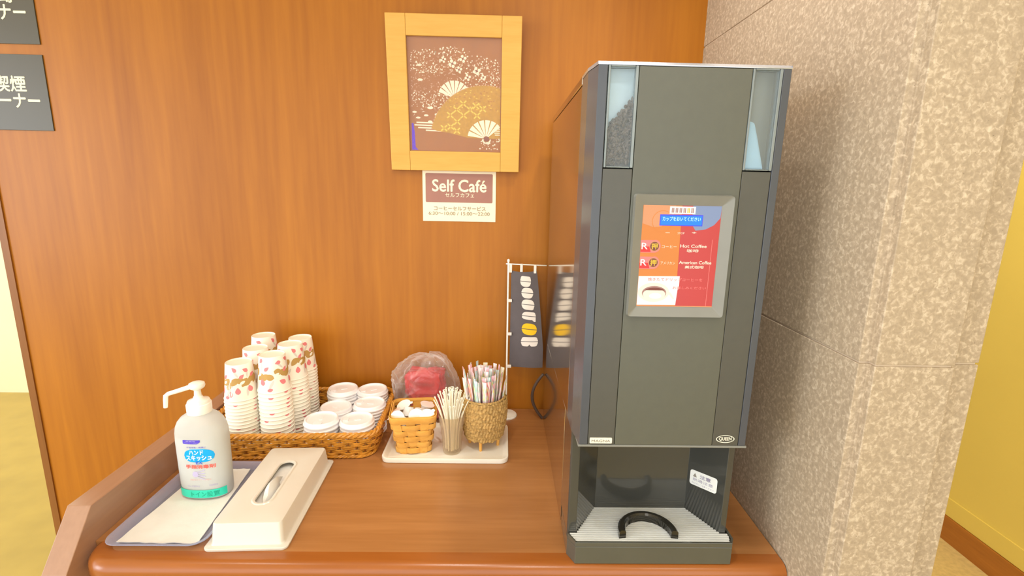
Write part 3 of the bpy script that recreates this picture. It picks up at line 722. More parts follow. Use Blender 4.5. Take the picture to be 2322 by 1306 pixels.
def bean(cx, zc, wx, h, kind, mi):
    """two half-shapes with a slit between: a letter turned on its side"""
    hw = wx/2
    rnd = lambda q: max(0.02, 1-abs(q)**3.0)**0.5
    bar = lambda q: max(0.05, 1-abs(q)**9)**0.5
    F = {'D': (bar, rnd), 'O': (rnd, rnd), 'U': (rnd, lambda q: rnd(q) if q < 0 else bar(q)), 'T': (lambda q: bar(q) if q > 0 else rnd(q), lambda q: 0.85*rnd(q*0.9)+(0.75*max(0, (q-0.55)/0.45)**0.5 if q > 0.55 else 0)),
         'R': (bar, lambda q: bar(q)*(1-0.45*max(0, 1-abs(q-0.0)/0.16)))}[kind]
    sl_ = 0.10 if kind != 'R' else 0.0
    half(cx, zc+0.0009, 1, hw, h/2-0.0009, F[0], mi, sl_); half(cx, zc-0.0009, -1, hw, h/2-0.0009, F[1], mi, sl_)
for cx, zc, wx, h, k, mi in ((0.3410, 0.3945, 0.0290, 0.0290, 'D', 0), (0.3465, 0.3625, 0.0320, 0.0295, 'O', 0), (0.3490, 0.3300, 0.0350, 0.0290, 'U', 0), (0.3525, 0.2975, 0.0380, 0.0240, 'T', 0), (0.3545, 0.2600, 0.0420, 0.0330, 'O', 1), (0.3560, 0.2240, 0.0470, 0.0270, 'R', 0)):
    bean(cx, zc, wx, h, k, mi)
b.build('logo', ['banner_white', 'banner_yellow'], ban, origin=fl['_o'], recalc=False)
for k, (x, z, v) in enumerate(((0.3000, 0.430, 1), (0.3290, 0.431, 1), (0.3660, 0.429, 1), (0.2985, 0.3400, 0), (0.2995, 0.2450, 0), (0.3000, 0.1500, 0))):
    b = MB()
    if v: b.box(x-0.0035, x+0.0035, -0.0495, -0.0435, z-0.012, z+0.0115)
    else: b.box(x-0.0075, x+0.0065, -0.0495, -0.0430, z-0.004, z+0.004)
    b.build('loop', 'banner_white', fl, bevel=0.001)

# ================================================================== BLUE TRAY, PAPER TOWEL, BOTTLE
b = MB()
L = lambda d, z: [(x, y, z) for x, y in rrect(-0.4130-d, -0.2640+d, -0.5760-d, -0.3350+d, 0.018+d*0.5, 6)]
b.loft([L(0.0, 0.0008), L(0.006, 0.006), L(0.011, 0.0120), L(0.016, 0.0130), L(0.0165, 0.0118), L(0.0115, 0.0108), L(0.0070, 0.0048), L(0.001, 0.0)], 0, True, True, True)
tag(b.build('shallow_tray', 'blue_tray'), 'shallow clear bluish tray under the pump bottle and folded paper', 'tray')
b = MB(); nx, ny = 14, 18; vv = []
FL_, FR_, BL_, BR_ = (-0.4120, -0.5740), (-0.2660, -0.5760), (-0.3950, -0.3400), (-0.2900, -0.3360)
for lvl in (0.0030, 0.0012):
    for j in range(ny+1):
        for i in range(nx+1):
            s, t = i/nx, j/ny
            x = (FL_[0]*(1-s)+FR_[0]*s)*(1-t)+(BL_[0]*(1-s)+BR_[0]*s)*t
            y = (FL_[1]*(1-s)+FR_[1]*s)*(1-t)+(BL_[1]*(1-s)+BR_[1]*s)*t
            edge = min(s, 1-s, t, 1-t)
            z = lvl + 0.0010*noise.noise(Vector((x*40, y*40, lvl*100))) + (0.0022*(1-edge/0.08) if edge < 0.08 else 0)*(0.6+0.6*noise.noise(Vector((x*60, y*60, 5))))
            if edge == 0: y += 0.002*noise.noise(Vector((x*90, y*90, 9)))
            if 0.35 < t < 0.75: z = min(z, lvl+0.0006)
            vv.append((x, y, max(0.0009, z)))
n1 = (nx+1)*(ny+1)
ff = [(j*(nx+1)+i, j*(nx+1)+i+1, (j+1)*(nx+1)+i+1, (j+1)*(nx+1)+i) for j in range(ny) for i in range(nx)]
rim = [i for i in range(nx)] 
b.add(vv, ff + [tuple(n1+k for k in reversed(f)) for f in ff], 0, True)
per = [i for i in range(nx+1)] + [j*(nx+1)+nx for j in range(1, ny+1)] + [ny*(nx+1)+i for i in range(nx-1, -1, -1)] + [j*(nx+1) for j in range(ny-1, 0, -1)]
b.f += [(per[k], per[(k+1) % len(per)], n1+per[(k+1) % len(per)], n1+per[k]) for k in range(len(per))]; b.mi += [0]*len(per); b.sm += [False]*len(per)
tag(b.build('paper_towel', 'tissue_paper'), 'folded white paper towel lying in the bluish tray', 'paper towel')

bo = thing('pump_bottle', 'translucent hand sanitizer pump bottle standing on the paper towel', 'bottle', (-0.3350, -0.4200, 0.0042))
BX, BY, BZ = -0.3350, -0.4200, 0.0042
def oval(a, d, z, n=40, e=2.4):
    out = []
    for k in range(n):
        t = 2*PI*k/n; cx, sy = math.cos(t), math.sin(t)
        out.append((BX+a*math.copysign(abs(cx)**(2/e), cx), BY+d*math.copysign(abs(sy)**(2/e), sy), BZ+z))
    return out
sec = [(0.0440, 0.0270, 0.0), (0.0480, 0.0305, 0.0025), (0.0492, 0.0318, 0.008), (0.0502, 0.0325, 0.06), (0.0506, 0.0328, 0.120), (0.0500, 0.0325, 0.140), (0.0478, 0.0315, 0.152), (0.0430, 0.0295, 0.163), (0.0355, 0.0270, 0.172), (0.0265, 0.0240, 0.178), (0.0205, 0.0205, 0.181)]
b = MB(); b.loft([oval(*q, e=(2.4 if i < 9 else 2.0)) for i, q in enumerate(sec)], 0, True)
b.build('bottle_body', 'bottle_shell', bo, sharp=70)
b = MB(); b.loft([oval(a-0.0022, d-0.0022, z) for a, d, z in ((0.0455, 0.0285, 0.002), (0.0490, 0.0316, 0.008), (0.0502, 0.0325, 0.06), (0.0506, 0.0328, 0.120), (0.0502, 0.0326, 0.1345))], 0, True)
b.build('liquid', 'bottle_liquid', bo)
def onbottle(k):
    def put(x, z):
        u = (x-BX)/0.0500; u = max(-0.985, min(0.985, u))
        return (x, BY-(0.0326+0.0004+0.00012*k)*(1-abs(u)**2.4)**(1/2.4), BZ+z-0.0042+0.0)
    return put
Lb = ['label_violet', 'label_blue', 'label_red', 'label_green', 'label_navy', 'label_pale', 'label_pink', 'label_teal', 'label_sky', 'print_white']
b = MB()
def patch(pts_fn, n, mi, k):
    """strip between a lower and an upper curve, following the oval wall"""
    v = []
    for i in range(n+1):
        x, z0, z1 = pts_fn(i/n); v += [onbottle(k)(x, z0), onbottle(k)(x, z1)]
    b.add(v, [(2*i, 2*i+2, 2*i+3, 2*i+1) for i in range(n)], mi)
patch(lambda t: (-0.3555+0.0345*t, 0.1300+(0.0 if t < 0.85 else (t-0.85)*0.03)+(0.001 if t < 0.06 else 0), 0.1385-(0.001 if t < 0.04 else 0)), 16, 0, 1)
write(b, '業務用', -0.349, -0.330, 0.1347, 0.1372, onbottle(2), 5); write(b, 'プロシリーズ製品', -0.3525, -0.325, 0.1315, 0.1336, onbottle(2), 5)
write(b, '手指消毒・殺菌に', -0.3490, -0.3110, 0.1213, 0.1245, onbottle(1), 0)
patch(lambda t: (-0.3430+0.0290*t, 0.1165, 0.1200), 8, 8, 1)
def ovalband(t):
    x = -0.3555+0.0575*t; u = abs(2*t-1); h = 0.0142*(1-u**3.2)**(1/2.2)
    return (x, 0.1045-h, 0.1045+h)
patch(ovalband, 36, 1, 2)
write(b, 'ハンド', -0.3445, -0.3170, 0.1070, 0.1165, onbottle(3), 9, bold=0.04); write(b, 'スキッシュ', -0.3510, -0.3030, 0.0945, 0.1055, onbottle(3), 9, bold=0.04)
write(b, 'EX', -0.3330, -0.3200, 0.0865, 0.0925, onbottle(4), 4, bold=0.04)
write(b, '手指消毒剤', -0.3545, -0.2990, 0.0765, 0.0845, onbottle(1), 2, bold=0.05)
shape(b, ell(-0.3370, 0.0635, 0.0058, 0.0066, 14), onbottle(1), 5)
for k in range(4): patch(lambda t, k=k: (-0.334+0.016*t, 0.0672-k*0.0030-t*0.004*(k-1), 0.0690-k*0.0030-t*0.004*(k-1)), 6, 5, 1)
write(b, '消毒用エタノール配合', -0.3490, -0.3080, 0.0495, 0.0530, onbottle(1), 6); write(b, '500mL 医薬部外品', -0.3560, -0.3310, 0.0345, 0.0385, onbottle(1), 5); write(b, '保湿剤配合', -0.3130, -0.2985, 0.0360, 0.0400, onbottle(1), 5)
patch(lambda t: (BX-0.0482+0.0955*t, 0.0100, 0.0275), 40, 3, 1)
write(b, 'トイン設置', -0.3500, -0.2965, 0.0130, 0.0245, onbottle(5), 7)
b.build('label_print', Lb, bo, recalc=False)
b = MB()
b.lathe([(0.0205, 0.1800), (0.0225, 0.1805), (0.0228, 0.1990), (0.0222, 0.2000), (0.0205, 0.2008), (0.0205, 0.2040), (0.0195, 0.2062), (0.0120, 0.2085), (0.0090, 0.2110), (0.0080, 0.2145), (0.0068, 0.2150), (0.0060, 0.2260), (0.0072, 0.2300), (0.0001, 0.2300)], 32, (BX, BY, BZ))
b.build('collar', 'pump_white', bo)
b = MB(); b.lathe([(0.0001, 0.2290), (0.0075, 0.2290), (0.0135, 0.2330), (0.0150, 0.2370), (0.0140, 0.2420), (0.0090, 0.2445), (0.0001, 0.2450)], 32, (BX, BY, BZ))
b.tube([(BX-0.006, BY-0.003, BZ+0.2370), (BX-0.0300, BY-0.0120, BZ+0.2305), (BX-0.0460, BY-0.0185, BZ+0.2265), (BX-0.0500, BY-0.0200, BZ+0.2225), (BX-0.0510, BY-0.0205, BZ+0.2150), (BX-0.0525, BY-0.0210, BZ+0.1985)], [0.0050, 0.0045, 0.0042, 0.0046, 0.0044, 0.0038], 14)
b.build('pump_head', 'pump_white', bo)

# ================================================================== TISSUE BOX COVER
tb = thing('tissue_box', 'cream plastic tissue box cover with an oval slot, at the front of the counter', 'tissue box', (-0.1800, -0.4450, 0.0), rz=math.radians(2.4), local=True)
b = MB()
def TL(hw, hl, z, r=0.012, n=6): return [(x, y, z) for x, y in rrect(-hw, hw, -hl, hl, r, n)]
NB = 28
def stad(hw, hl, z, y0=-0.002):
    """stadium loop with the same vertex count as the outer loops"""
    out = []
    for sx, sy, a0 in ((1,1,0), (-1,1,90), (-1,-1,180), (1,-1,270)):
        for k in range(7):
            a = math.radians(a0+90*k/6); out.append((hw*math.cos(a), y0+sy*(hl-hw)+hw*math.sin(a), z))
    return out
b.loft([TL(0.0725, 0.1450, 0.0, 0.010), TL(0.0735, 0.1460, 0.0020, 0.010), TL(0.0735, 0.1460, 0.0048, 0.010), TL(0.0722, 0.1448, 0.0058, 0.010), TL(0.0655, 0.1375, 0.0058, 0.008), TL(0.0640, 0.1360, 0.0080, 0.008), TL(0.0612, 0.1310, 0.0430, 0.008), TL(0.0600, 0.1298, 0.0455, 0.008), TL(0.0575, 0.1272, 0.0462, 0.008),
        stad(0.0215, 0.0790, 0.0462), stad(0.0195, 0.0770, 0.0478), stad(0.0165, 0.0740, 0.0478), stad(0.0150, 0.0725, 0.0470), stad(0.0145, 0.0720, 0.0440)], 0, True, True, False)
b.build('cover', 'tissue_cover', tb, sharp=30)
b = MB(); b.box(-0.052, 0.052, -0.118, 0.118, 0.0015, 0.0340); b.build('tissue_pack', 'tissue_paper', tb)
b = MB(); lo = []
for k in range(9):
    t = k/8; y = -0.062+0.085*t; hw = 0.0135*(0.25+0.75*math.sin(PI*min(1, t*1.15))**0.7); h = 0.038+0.021*math.sin(PI*t)**1.2
    lo.append([(-hw+0.002, y, 0.0345), (-hw*0.55, y, 0.0345+(h-0.0345)*0.7), (0.001+0.002*math.sin(k*1.7), y+0.004, h), (hw*0.5, y+0.002, 0.0345+(h-0.0345)*0.6), (hw-0.002, y, 0.0345)])
b.loft(lo, 0, True); ti = b.build('tissue', 'tissue_paper', tb)

# ================================================================== WICKER BASKET
CB = (-0.2320, -0.1600); RB = math.radians(2.4)
wb = thing('wicker_basket', 'long golden wicker basket holding paper cups and white lids', 'basket', (CB[0], CB[1], 0.0), rz=RB, local=True)
def perim(hx, hy, r, n):
    """n points evenly spaced around a rounded rectangle with outward normals"""
    segs = [('l', (hx, -hy+r), (hx, hy-r)), ('c', (hx-r, hy-r), 0), ('l', (hx-r, hy), (-hx+r, hy)), ('c', (-hx+r, hy-r), 90), ('l', (-hx, hy-r), (-hx, -hy+r)), ('c', (-hx+r, -hy+r), 180), ('l', (-hx+r, -hy), (hx-r, -hy)), ('c', (hx-r, -hy+r), 270)]
    lens = [math.dist(s[1], s[2]) if s[0] == 'l' else r*PI/2 for s in segs]; tot = sum(lens); out = []
    for k in range(n):
        d = tot*k/n
        for s, l in zip(segs, lens):
            if d <= l:
                if s[0] == 'l':
                    t = d/l; p = (s[1][0]+(s[2][0]-s[1][0])*t, s[1][1]+(s[2][1]-s[1][1])*t)
                    dx, dy = (s[2][0]-s[1][0])/l, (s[2][1]-s[1][1])/l; out.append((p, (dy, -dx)))
                else:
                    a = math.radians(s[2])+d/r; nn = (math.cos(a), math.sin(a)); out.append(((s[1][0]+r*nn[0], s[1][1]+r*nn[1]), nn))
                break
            d -= l
    return out
def ringpath(hx, hy, r, n, z, off):
    return [(p[0]+q[0]*off(k), p[1]+q[1]*off(k), z(k) if callable(z) else z) for k, (p, q) in enumerate(perim(hx, hy, r, n))]
HX0, HX1, HY0, HY1 = 0.1990, 0.2080, 0.1270, 0.1350
b = MB(); NU = 64
for row in range(11):
    t = row/10; z = 0.0085+0.0475*t; hx, hy = HX0+(HX1-HX0)*t, HY0+(HY1-HY0)*t
    b.tube(ringpath(hx, hy, 0.035, NU*4, z, lambda k, row=row: 0.0030*math.cos(PI*(k/4)+PI*(row//2 % 2))), 0.0025, 6, 0, True)
b.build('woven_wall', 'wicker', wb)
b = MB()
for k, (p, q) in enumerate(perim(1, 1, 0.2, NU)):
    pa = perim(HX0, HY0, 0.035, NU)[k]; pb = perim(HX1, HY1, 0.035, NU)[k]
    b.tube([(pa[0][0], pa[0][1], 0.004), (pb[0][0], pb[0][1], 0.060)], 0.0022, 6)
b.build('stakes', 'wicker_dark', wb)
def braid(hx, hy, r, z, R, rs, turns, name, n=420):
    m = MB()
    for s in range(3):
        pts = []
        for k, (p, q) in enumerate(perim(hx, hy, r, n)):
            a = 2*PI*turns*k/n + 2*PI*s/3
            pts.append((p[0]+q[0]*R*math.cos(a), p[1]+q[1]*R*math.cos(a), z+R*math.sin(a)))
        m.tube(pts, rs, 6, 0, True)
    m.build(name, 'wicker', wb)
braid(HX1+0.001, HY1+0.001, 0.036, 0.0640, 0.0036, 0.0036, 34, 'rim', 560)
braid(HX0+0.001, HY0+0.001, 0.036, 0.0054, 0.0022, 0.0027, 40, 'base_braid', 560)
b = MB(); b.prism(rrect(-HX0, HX0, -HY0, HY0, 0.035, 6), 'z', 0.0032, 0.0068); b.build('woven_floor', 'wicker_dark', wb)
FLOOR_B = 0.0069

# ---- paper cups (mouth down, nested)
RR, RT, HC = 0.0385, 0.0290, 0.0880
def cup_r(z): return (RR-0.0012) + (RT-(RR-0.0012))*(z/HC)
def make_cup_mesh():
    b = MB()
    prof = [(RR-0.0022, 0.0008)] + [(RR-0.0011+0.0013*math.cos(a), 0.0013+0.0013*math.sin(a)) for a in [math.radians(d) for d in (-120, -60, 0, 50, 100)]]
    prof += [(cup_r(z), z) for z in (0.0035, 0.02, 0.04, 0.06, HC-0.0006)] + [(RT-0.0004, HC), (RT-0.0014, HC), (RT-0.0016, HC-0.0030), (0.0001, HC-0.0030)]
    b.lathe(prof, 48, (0, 0, 0), 0)
    rnd = random.Random(3)
    def put(th, z, k): 
        r = cup_r(max(0.003, min(HC-0.0008, z)))+0.00018+0.00006*k; return (r*math.cos(th), r*math.sin(th), max(0.0034, min(HC-0.0008, z)))
    def leaf(th, z, L, Wd, ang, mi, k, skew=0.0, n=8):
        v = []
        for i in range(n+1):
            s = -1+2*i/n; wd = Wd*(1-s*s)**0.8*(1+skew*s)
            for q in (-1, 0, 1):
                du = s*L*math.cos(ang)-q*wd*math.sin(ang); dz = s*L*math.sin(ang)+q*wd*math.cos(ang)
                v.append(put(th+du/0.034, z+dz, k))
        b.add(v, [(3*i+j, 3*i+3+j, 3*i+4+j, 3*i+1+j) for i in range(n) for j in (0, 1)], mi, True)
    for k in range(6):
        th = k*PI/3+rnd.uniform(-.2, .2)
        leaf(th, 0.076+rnd.uniform(-.003, .003), 0.0075, 0.0045, rnd.uniform(-.9, .9), 1, 1, 0.5)
        leaf(th+0.5, 0.058+rnd.uniform(-.003, .003), 0.0075, 0.0040, rnd.uniform(0.2, 1.0), 1, 2, -0.4)
        leaf(th+0.2, 0.027+rnd.uniform(-.003, .003), 0.0085, 0.0056, rnd.uniform(-1.6, -.4), 1, 3, 0.4)
        if k in (0, 3): leaf(th+0.7, 0.0095, 0.0062, 0.0040, rnd.uniform(-.4, .4), 1, 1)
        leaf(th+0.1, 0.067, 0.012, 0.0025, rnd.uniform(0.6, 2.4), 3, 0)
        leaf(th+0.8, 0.022, 0.012, 0.0030, rnd.uniform(0.6, 2.4), 3, 0)
        for q in range(3):
            leaf(th+q*0.33, 0.045+rnd.uniform(-.006, .006), 0.0120, 0.0072, rnd.uniform(-.9, 1.1), 2, 2, rnd.uniform(-.5, .5))
    for k in range(5):
        leaf(k*1.26+0.4, 0.045, 0.0070, 0.0034, 0.5, 0, 3)
    ob = b.build('paper_cup', ['cup_paper', 'cup_pink', 'cup_gold', 'cup_grey'], None, origin=(0, 0, 0), recalc=False, sharp=50)
    return ob
cup0 = make_cup_mesh(); first = True
# stack: name, x, y, height of the topmost base
stacks = [('front left', -0.3500, -0.2340, 0.2240), ('front right', -0.2710, -0.2300, 0.2430), ('middle left', -0.3470, -0.1560, 0.2330), ('middle right', -0.2610, -0.1520, 0.2440), ('back left', -0.3630, -0.0780, 0.2420), ('back right', -0.2670, -0.0740, 0.2360)]
for nm, x, y, ztop in stacks:
    nrim = 16 if 'front' in nm else (17 if 'middle' in nm else 18)
    z1 = ztop-HC; z0 = FLOOR_B
    step = (z1-z0)/(nrim-1)
    for i in range(nrim):
        o = cup0 if first else cup0.copy()
        if not first: COL.objects.link(o)
        first = False
        z = z1-step*i
        o.location = (x+random.uniform(-.0003, .0003), y+random.uniform(-.0003, .0003), z+T); o.rotation_euler = (0, 0, random.uniform(0, 6.28))
        where = 'topmost of' if i == 0 else ('lowest of' if i == nrim-1 else ORD[i]+' from top of')
        tag(o, f'upturned paper cup, {where} {nm} cup stack in wicker basket', 'cup', 'paper cups stacked in the wicker basket')

# ---- white lids
def make_lid():
    root = thing('cup_lid', '', 'lid', (0, 0, 0), local=True)
    b = MB(); b.lathe([(0.0400, 0.0), (0.0418, 0.0004), (0.0424, 0.0020), (0.0420, 0.0040), (0.0404, 0.0052), (0.0398, 0.0062), (0.0392, 0.0110), (0.0380, 0.0126), (0.0362, 0.0128), (0.0348, 0.0116), (0.0338, 0.0088), (0.0310, 0.0082), (0.0200, 0.0086), (0.0001, 0.0088)], 48)
    b.build('shell', 'lid_plastic', root)
    b = MB(); b.prism(rrect(-0.010, 0.010, 0.0190, 0.0335, 0.004, 4), 'z', 0.0083, 0.0122); b.prism(rrect(-0.0045, 0.0045, -0.012, 0.006, 0.003, 4), 'z', 0.0086, 0.0100)
    b.build('sip_tab', 'lid_plastic', root, bevel=0.001)
    return root
lid0 = make_lid(); first = True
lstacks = [('front left', -0.1600, -0.2380, 7, 0.0106), ('front right', -0.0745, -0.2330, 7, 0.0102), ('middle left', -0.1520, -0.1560, 8, 0.0080), ('middle right', -0.0660, -0.1500, 9, 0.0082), ('back left', -0.1580, -0.0740, 10, 0.0081), ('back right', -0.0790, -0.0680, 10, 0.0076)]
for nm, x, y, cnt, step in lstacks:
    messy = nm in ('back left', 'middle left')
    for i in range(cnt):
        o = lid0 if first else copy_tree(lid0); first = False
        k = cnt-1-i
        o.location = (x+random.uniform(-1, 1)*(0.0022 if messy else 0.0008), y+random.uniform(-1, 1)*(0.0020 if messy else 0.0008), FLOOR_B+step*k+T)
        o.rotation_euler = (random.uniform(-1, 1)*(0.018 if messy else 0.004), random.uniform(-1, 1)*(0.018 if messy else 0.004), random.uniform(0, 6.28))
        where = 'topmost of' if i == 0 else ('lowest of' if i == cnt-1 else ORD[i]+' from top of')
        tag(o, f'white cup lid, {where} {nm} lid stack in wicker basket', 'lid', 'white lids stacked in the wicker basket')

# ================================================================== WHITE TRAY WITH THREE HOLDERS
b = MB()
L = lambda d, z: [(x, y, z) for x, y in rrect(-0.004-d, 0.299+d, -0.302-d, -0.118+d, max(0.004, 0.020+d), 6)]
b.loft([L(-0.004, 0.0), L(-0.001, 0.0010), L(0.0, 0.009), L(-0.0005, 0.0118), L(-0.0035, 0.0125), L(-0.0065, 0.0115), L(-0.0100, 0.0062), L(-0.014, 0.0048)], 0, True, True, True)
tag(b.build('serving_tray', 'tray_white', sharp=50), 'white rounded tray under the splint basket, tumbler and woven pot', 'tray')
ZT = 0.0048

# ---- splint basket with creamers
sb = thing('splint_basket', 'small square basket of wide woven wood strips holding portion creamers', 'basket', (0.0640, -0.2260, ZT), rz=math.radians(7), local=True)
def sq(t): return (0.0380+(0.0540-0.0380)*t, 0.0400+(0.0570-0.0400)*t)
HS = 0.1000
def strip(path, h, th, mb, slope=0.15):
    """flat ribbon following a closed path (p, n, z)"""
    lo = []
    for p, q, z in path:
        o = lambda d, dz: (p[0]+q[0]*d, p[1]+q[1]*d, z+dz)
        lo.append([o(0, -h/2), o(th, -h/2+th*0.5), o(th+slope*h*0.4, h/2-th*0.5), o(slope*h*0.4, h/2)])
    mb.loft(lo, 0, True, ring=True)
b = MB(); NCOL = 12
for row in range(5):
    z = 0.0100+row*0.0160; t = z/HS; hx, hy = sq(t); n = NCOL*8
    path = [(p, q, z) for p, q in perim(hx, hy, 0.016, n)]
    path = [((p[0]+q[0]*0.0028*math.tanh(2*math.cos(2*PI*k/16+PI*row)), p[1]+q[1]*0.0028*math.tanh(2*math.cos(2*PI*k/16+PI*row))), q, z) for k, (p, q, z) in enumerate(path)]
    strip(path, 0.0145, 0.0012, b)
b.build('weavers', 'chip_wood', sb, sharp=60)
b = MB()
for k in range(NCOL):
    pa, pb = perim(*sq(0), 0.016, NCOL)[k], perim(*sq(1), 0.016, NCOL)[k]
    tx = (-pa[1][1], pa[1][0]); w0, w1 = 0.0078, 0.0105
    lo = []
    for (p, q), wd, z in ((pa, w0, 0.001), (pb, w1, 0.098)):
        lo.append([(p[0]+tx[0]*wd*s-q[0]*d, p[1]+tx[1]*wd*s-q[1]*d, z) for s, d in ((-1, 0.0004), (1, 0.0004), (1, 0.0016), (-1, 0.0016))])
    b.loft(lo, 0, False)
b.build('uprights', 'chip_wood', sb)
b = MB(); hx, hy = sq(0.93)
strip([(p, q, 0.0935) for p, q in perim(hx+0.0012, hy+0.0012, 0.017, 64)], 0.0165, 0.0018, b)
hx, hy = sq(0.97); strip([(p, q, 0.0985) for p, q in perim(hx-0.0028, hy-0.0028, 0.015, 64)], 0.0075, 0.0018, b)
b.build('rim_band', 'chip_wood', sb, sharp=60)
b = MB(); b.prism(rrect(-0.0375, 0.0375, -0.0395, 0.0395, 0.015, 5), 'z', 0.0003, 0.0030); b.build('basket_floor', 'chip_wood', sb)
def make_creamer(lid):
    root = thing('portion_creamer', '', 'creamer', (0, 0, 0), local=True)
    b = MB(); b.lathe([(0.0001, 0.0), (0.0110, 0.0), (0.0118, 0.0012), (0.0145, 0.0190), (0.0172, 0.0196), (0.0172, 0.0208)], 28); b.build('pot', 'creamer_white', root)
    b = MB(); b.lathe([(0.0172, 0.0208), (0.0180, 0.0210), (0.0180, 0.0216), (0.0150, 0.0218), (0.0001, 0.0216)], 28); b.prism([(0.014, -0.006), (0.0235, -0.003), (0.0235, 0.003), (0.014, 0.006)], 'z', 0.0210, 0.0214); b.build('foil_lid', lid, root)
    return root
cw, cp = make_creamer('creamer_lid'), make_creamer('creamer_pink')
used = {}
def creamer(kind, x, y, z, rx, ry, rz, label):
    src = cw if kind == 'w' else cp
    o = src if kind not in used else copy_tree(src); used[kind] = 1
    p = rot2((x, y), math.radians(7)); o.location = (0.0640+p[0], -0.2260+p[1], ZT+z+T); o.rotation_euler = (rx, ry, rz)
    tag(o, label, 'creamer', 'portion creamers in the splint basket')
creamer('w', -0.030, -0.022, 0.0900, 1.30, 0, -0.2, 'white portion creamer on its side in the front left corner of the splint basket')
creamer('w', 0.006, -0.022, 0.0920, 1.25, 0, 0.2, 'white portion creamer lying foil side forward at the middle of the basket front')
creamer('w', -0.012, 0.006, 0.1010, 2.75, 0.25, 0.4, 'white portion creamer turned bottom up, highest in the splint basket')
creamer('p', 0.027, 0.012, 0.0830, 0.25, 0.15, 1.2, 'pinkish portion creamer standing lid up at the back of the splint basket')
creamer('w', 0.032, -0.030, 0.0820, 0.5, -0.35, 0.8, 'white portion creamer tilted against the right front wall of the splint basket')
creamer('p', 0.010, -0.015, 0.0780, 0.9, 0.3, 2.6, 'pinkish portion creamer half buried in the centre of the splint basket')
creamer('p', -0.034, -0.006, 0.0760, 0.4, 0.5, 4.0, 'pinkish portion creamer leaning at the left wall of the splint basket')
creamer('w', 0.034, -0.005, 0.0790, 2.6, 0.2, 1.0, 'white portion creamer turned over by the right wall of the splint basket')
creamer('w', -0.020, 0.034, 0.0780, 0.3, -0.3, 0.0, 'white portion creamer near the back left corner of the splint basket')
for k, (x, y, z) in enumerate([(sx*0.0180, sy*0.0190, 0.0032+l*0.0235) for l in (0, 1, 2) for sx in (-1, 1) for sy in (-1, 1)]):
    creamer('w', x*(1+0.08*(k//4)), y*(1+0.08*(k//4)), z, 0, 0, k*1.3, 'white portion creamer buried below the top layer in the splint basket')

# ---- tumbler of stirrers
tu = thing('tumbler', 'clear smoky plastic tumbler crammed with white coffee stirrers', 'tumbler', (0.1605, -0.2520, ZT), local=True)
b = MB(); b.lathe([(0.0001, 0.0), (0.0205, 0.0), (0.0218, 0.0020), (0.0222, 0.0080), (0.0280, 0.0720), (0.0300, 0.0745), (0.0330, 0.0985), (0.0326, 0.1000), (0.0316, 0.0985), (0.0288, 0.0755), (0.0268, 0.0720), (0.0210, 0.0085), (0.0200, 0.0070), (0.0001, 0.0065)], 40)
b.build('glass_wall', 'tumbler_plastic', tu)
ga = PI*(3-math.sqrt(5)); tips = []
RINGS = ((5, 0.0030, 0.0080, 0.1590), (9, 0.0080, 0.0200, 0.1540), (13, 0.0120, 0.0320, 0.1440), (15, 0.0158, 0.0410, 0.1320))
for q, (n, r0, rt, zt) in enumerate(RINGS):
    for k in range(n):
        a = 2*PI*(k+0.35*q)/n + random.uniform(-.10, .10); tips.append((rt*math.cos(a), q, a))
tips.sort(key=lambda t: t[0])
proto = {}
for k, (tx, q, a) in enumerate(tips):
    if q not in proto:
        n, r0, rt, zt = RINGS[q]
        st0 = thing('coffee_stirrer', '', 'stirrer', (0, 0, 0), local=True)
        P = [(r0+(rt-r0)*(u/14)**2.4, 0, 0.0078+(zt-0.0078)*u/14) for u in range(15)]
        b = MB(); b.tube(P, 0.0017, 8, flat=0.7, up=(0, 1, 0)); b.build('shaft', 'stirrer', st0)
        d = (Vector(P[-1])-Vector(P[-2])).normalized(); c1 = Vector(P[-1])+d*0.0022; b = MB()
        b.tube([c1 + d*0.0026*math.cos(w*PI/6) + Vector((0, 1, 0))*0.0022*math.sin(w*PI/6) for w in range(12)], 0.0010, 6, 0, True); b.build('loop_end', 'stirrer', st0)
        proto[q] = st0; o = st0
    else: o = copy_tree(proto[q])
    o.location = (0.1605, -0.2520, ZT+T+random.uniform(0, 0.003)); o.rotation_euler = (0, 0, a)
    tag(o, f'white plastic coffee stirrer in the smoky tumbler, {ORD[k]} tip from the left', 'stirrer', 'stirrers in the tumbler')

# ---- woven pot of sugar sticks
PX, PY = 0.2370, -0.2150
po = thing('woven_pot', 'round seagrass pot on short wooden pegs filled with sugar sticks', 'pot', (PX, PY, ZT), local=True)
b = MB(); nth, nzr = 220, 66; lo = []
def pot_r(t): return 0.0405+0.0140*math.sin(PI*(0.10+0.55*t))
for j in range(nzr+1):
    t = j/nzr; z = 0.0270+0.1030*t; ph = t*13; row = int(ph); fr_ = ph-row; lp = []
    for i in range(nth):
        th = 2*PI*i/nth
        bulge = 0.62+0.38*abs(math.sin(PI*fr_))**0.6
        wob = noise.noise(Vector((math.cos(th)*4, math.sin(th)*4, t*7)))
        tw = abs(math.sin(th*22+0.8*math.sin(t*30+th*3+wob*3)+wob*0.6))**0.8
        r = pot_r(t)+0.0006*bulge+0.0042*tw*bulge+0.0010*noise.noise(Vector((th*6, z*90, 3)))
        lp.append((r*math.cos(th), r*math.sin(th), z+0.0016*math.sin(th*13+row*2.1)))
    lo.append(lp)
b.loft(lo, 0, True, True, False)
b.loft([[(0.0495*math.cos(2*PI*i/40), 0.0495*math.sin(2*PI*i/40), 0.1300) for i in range(40)], [(0.0380*math.cos(2*PI*i/40), 0.0380*math.sin(2*PI*i/40), 0.0330) for i in range(40)]], 0, True, False, True)
b.build('woven_body', 'seagrass', po, sharp=180)
b = MB(); pts = []
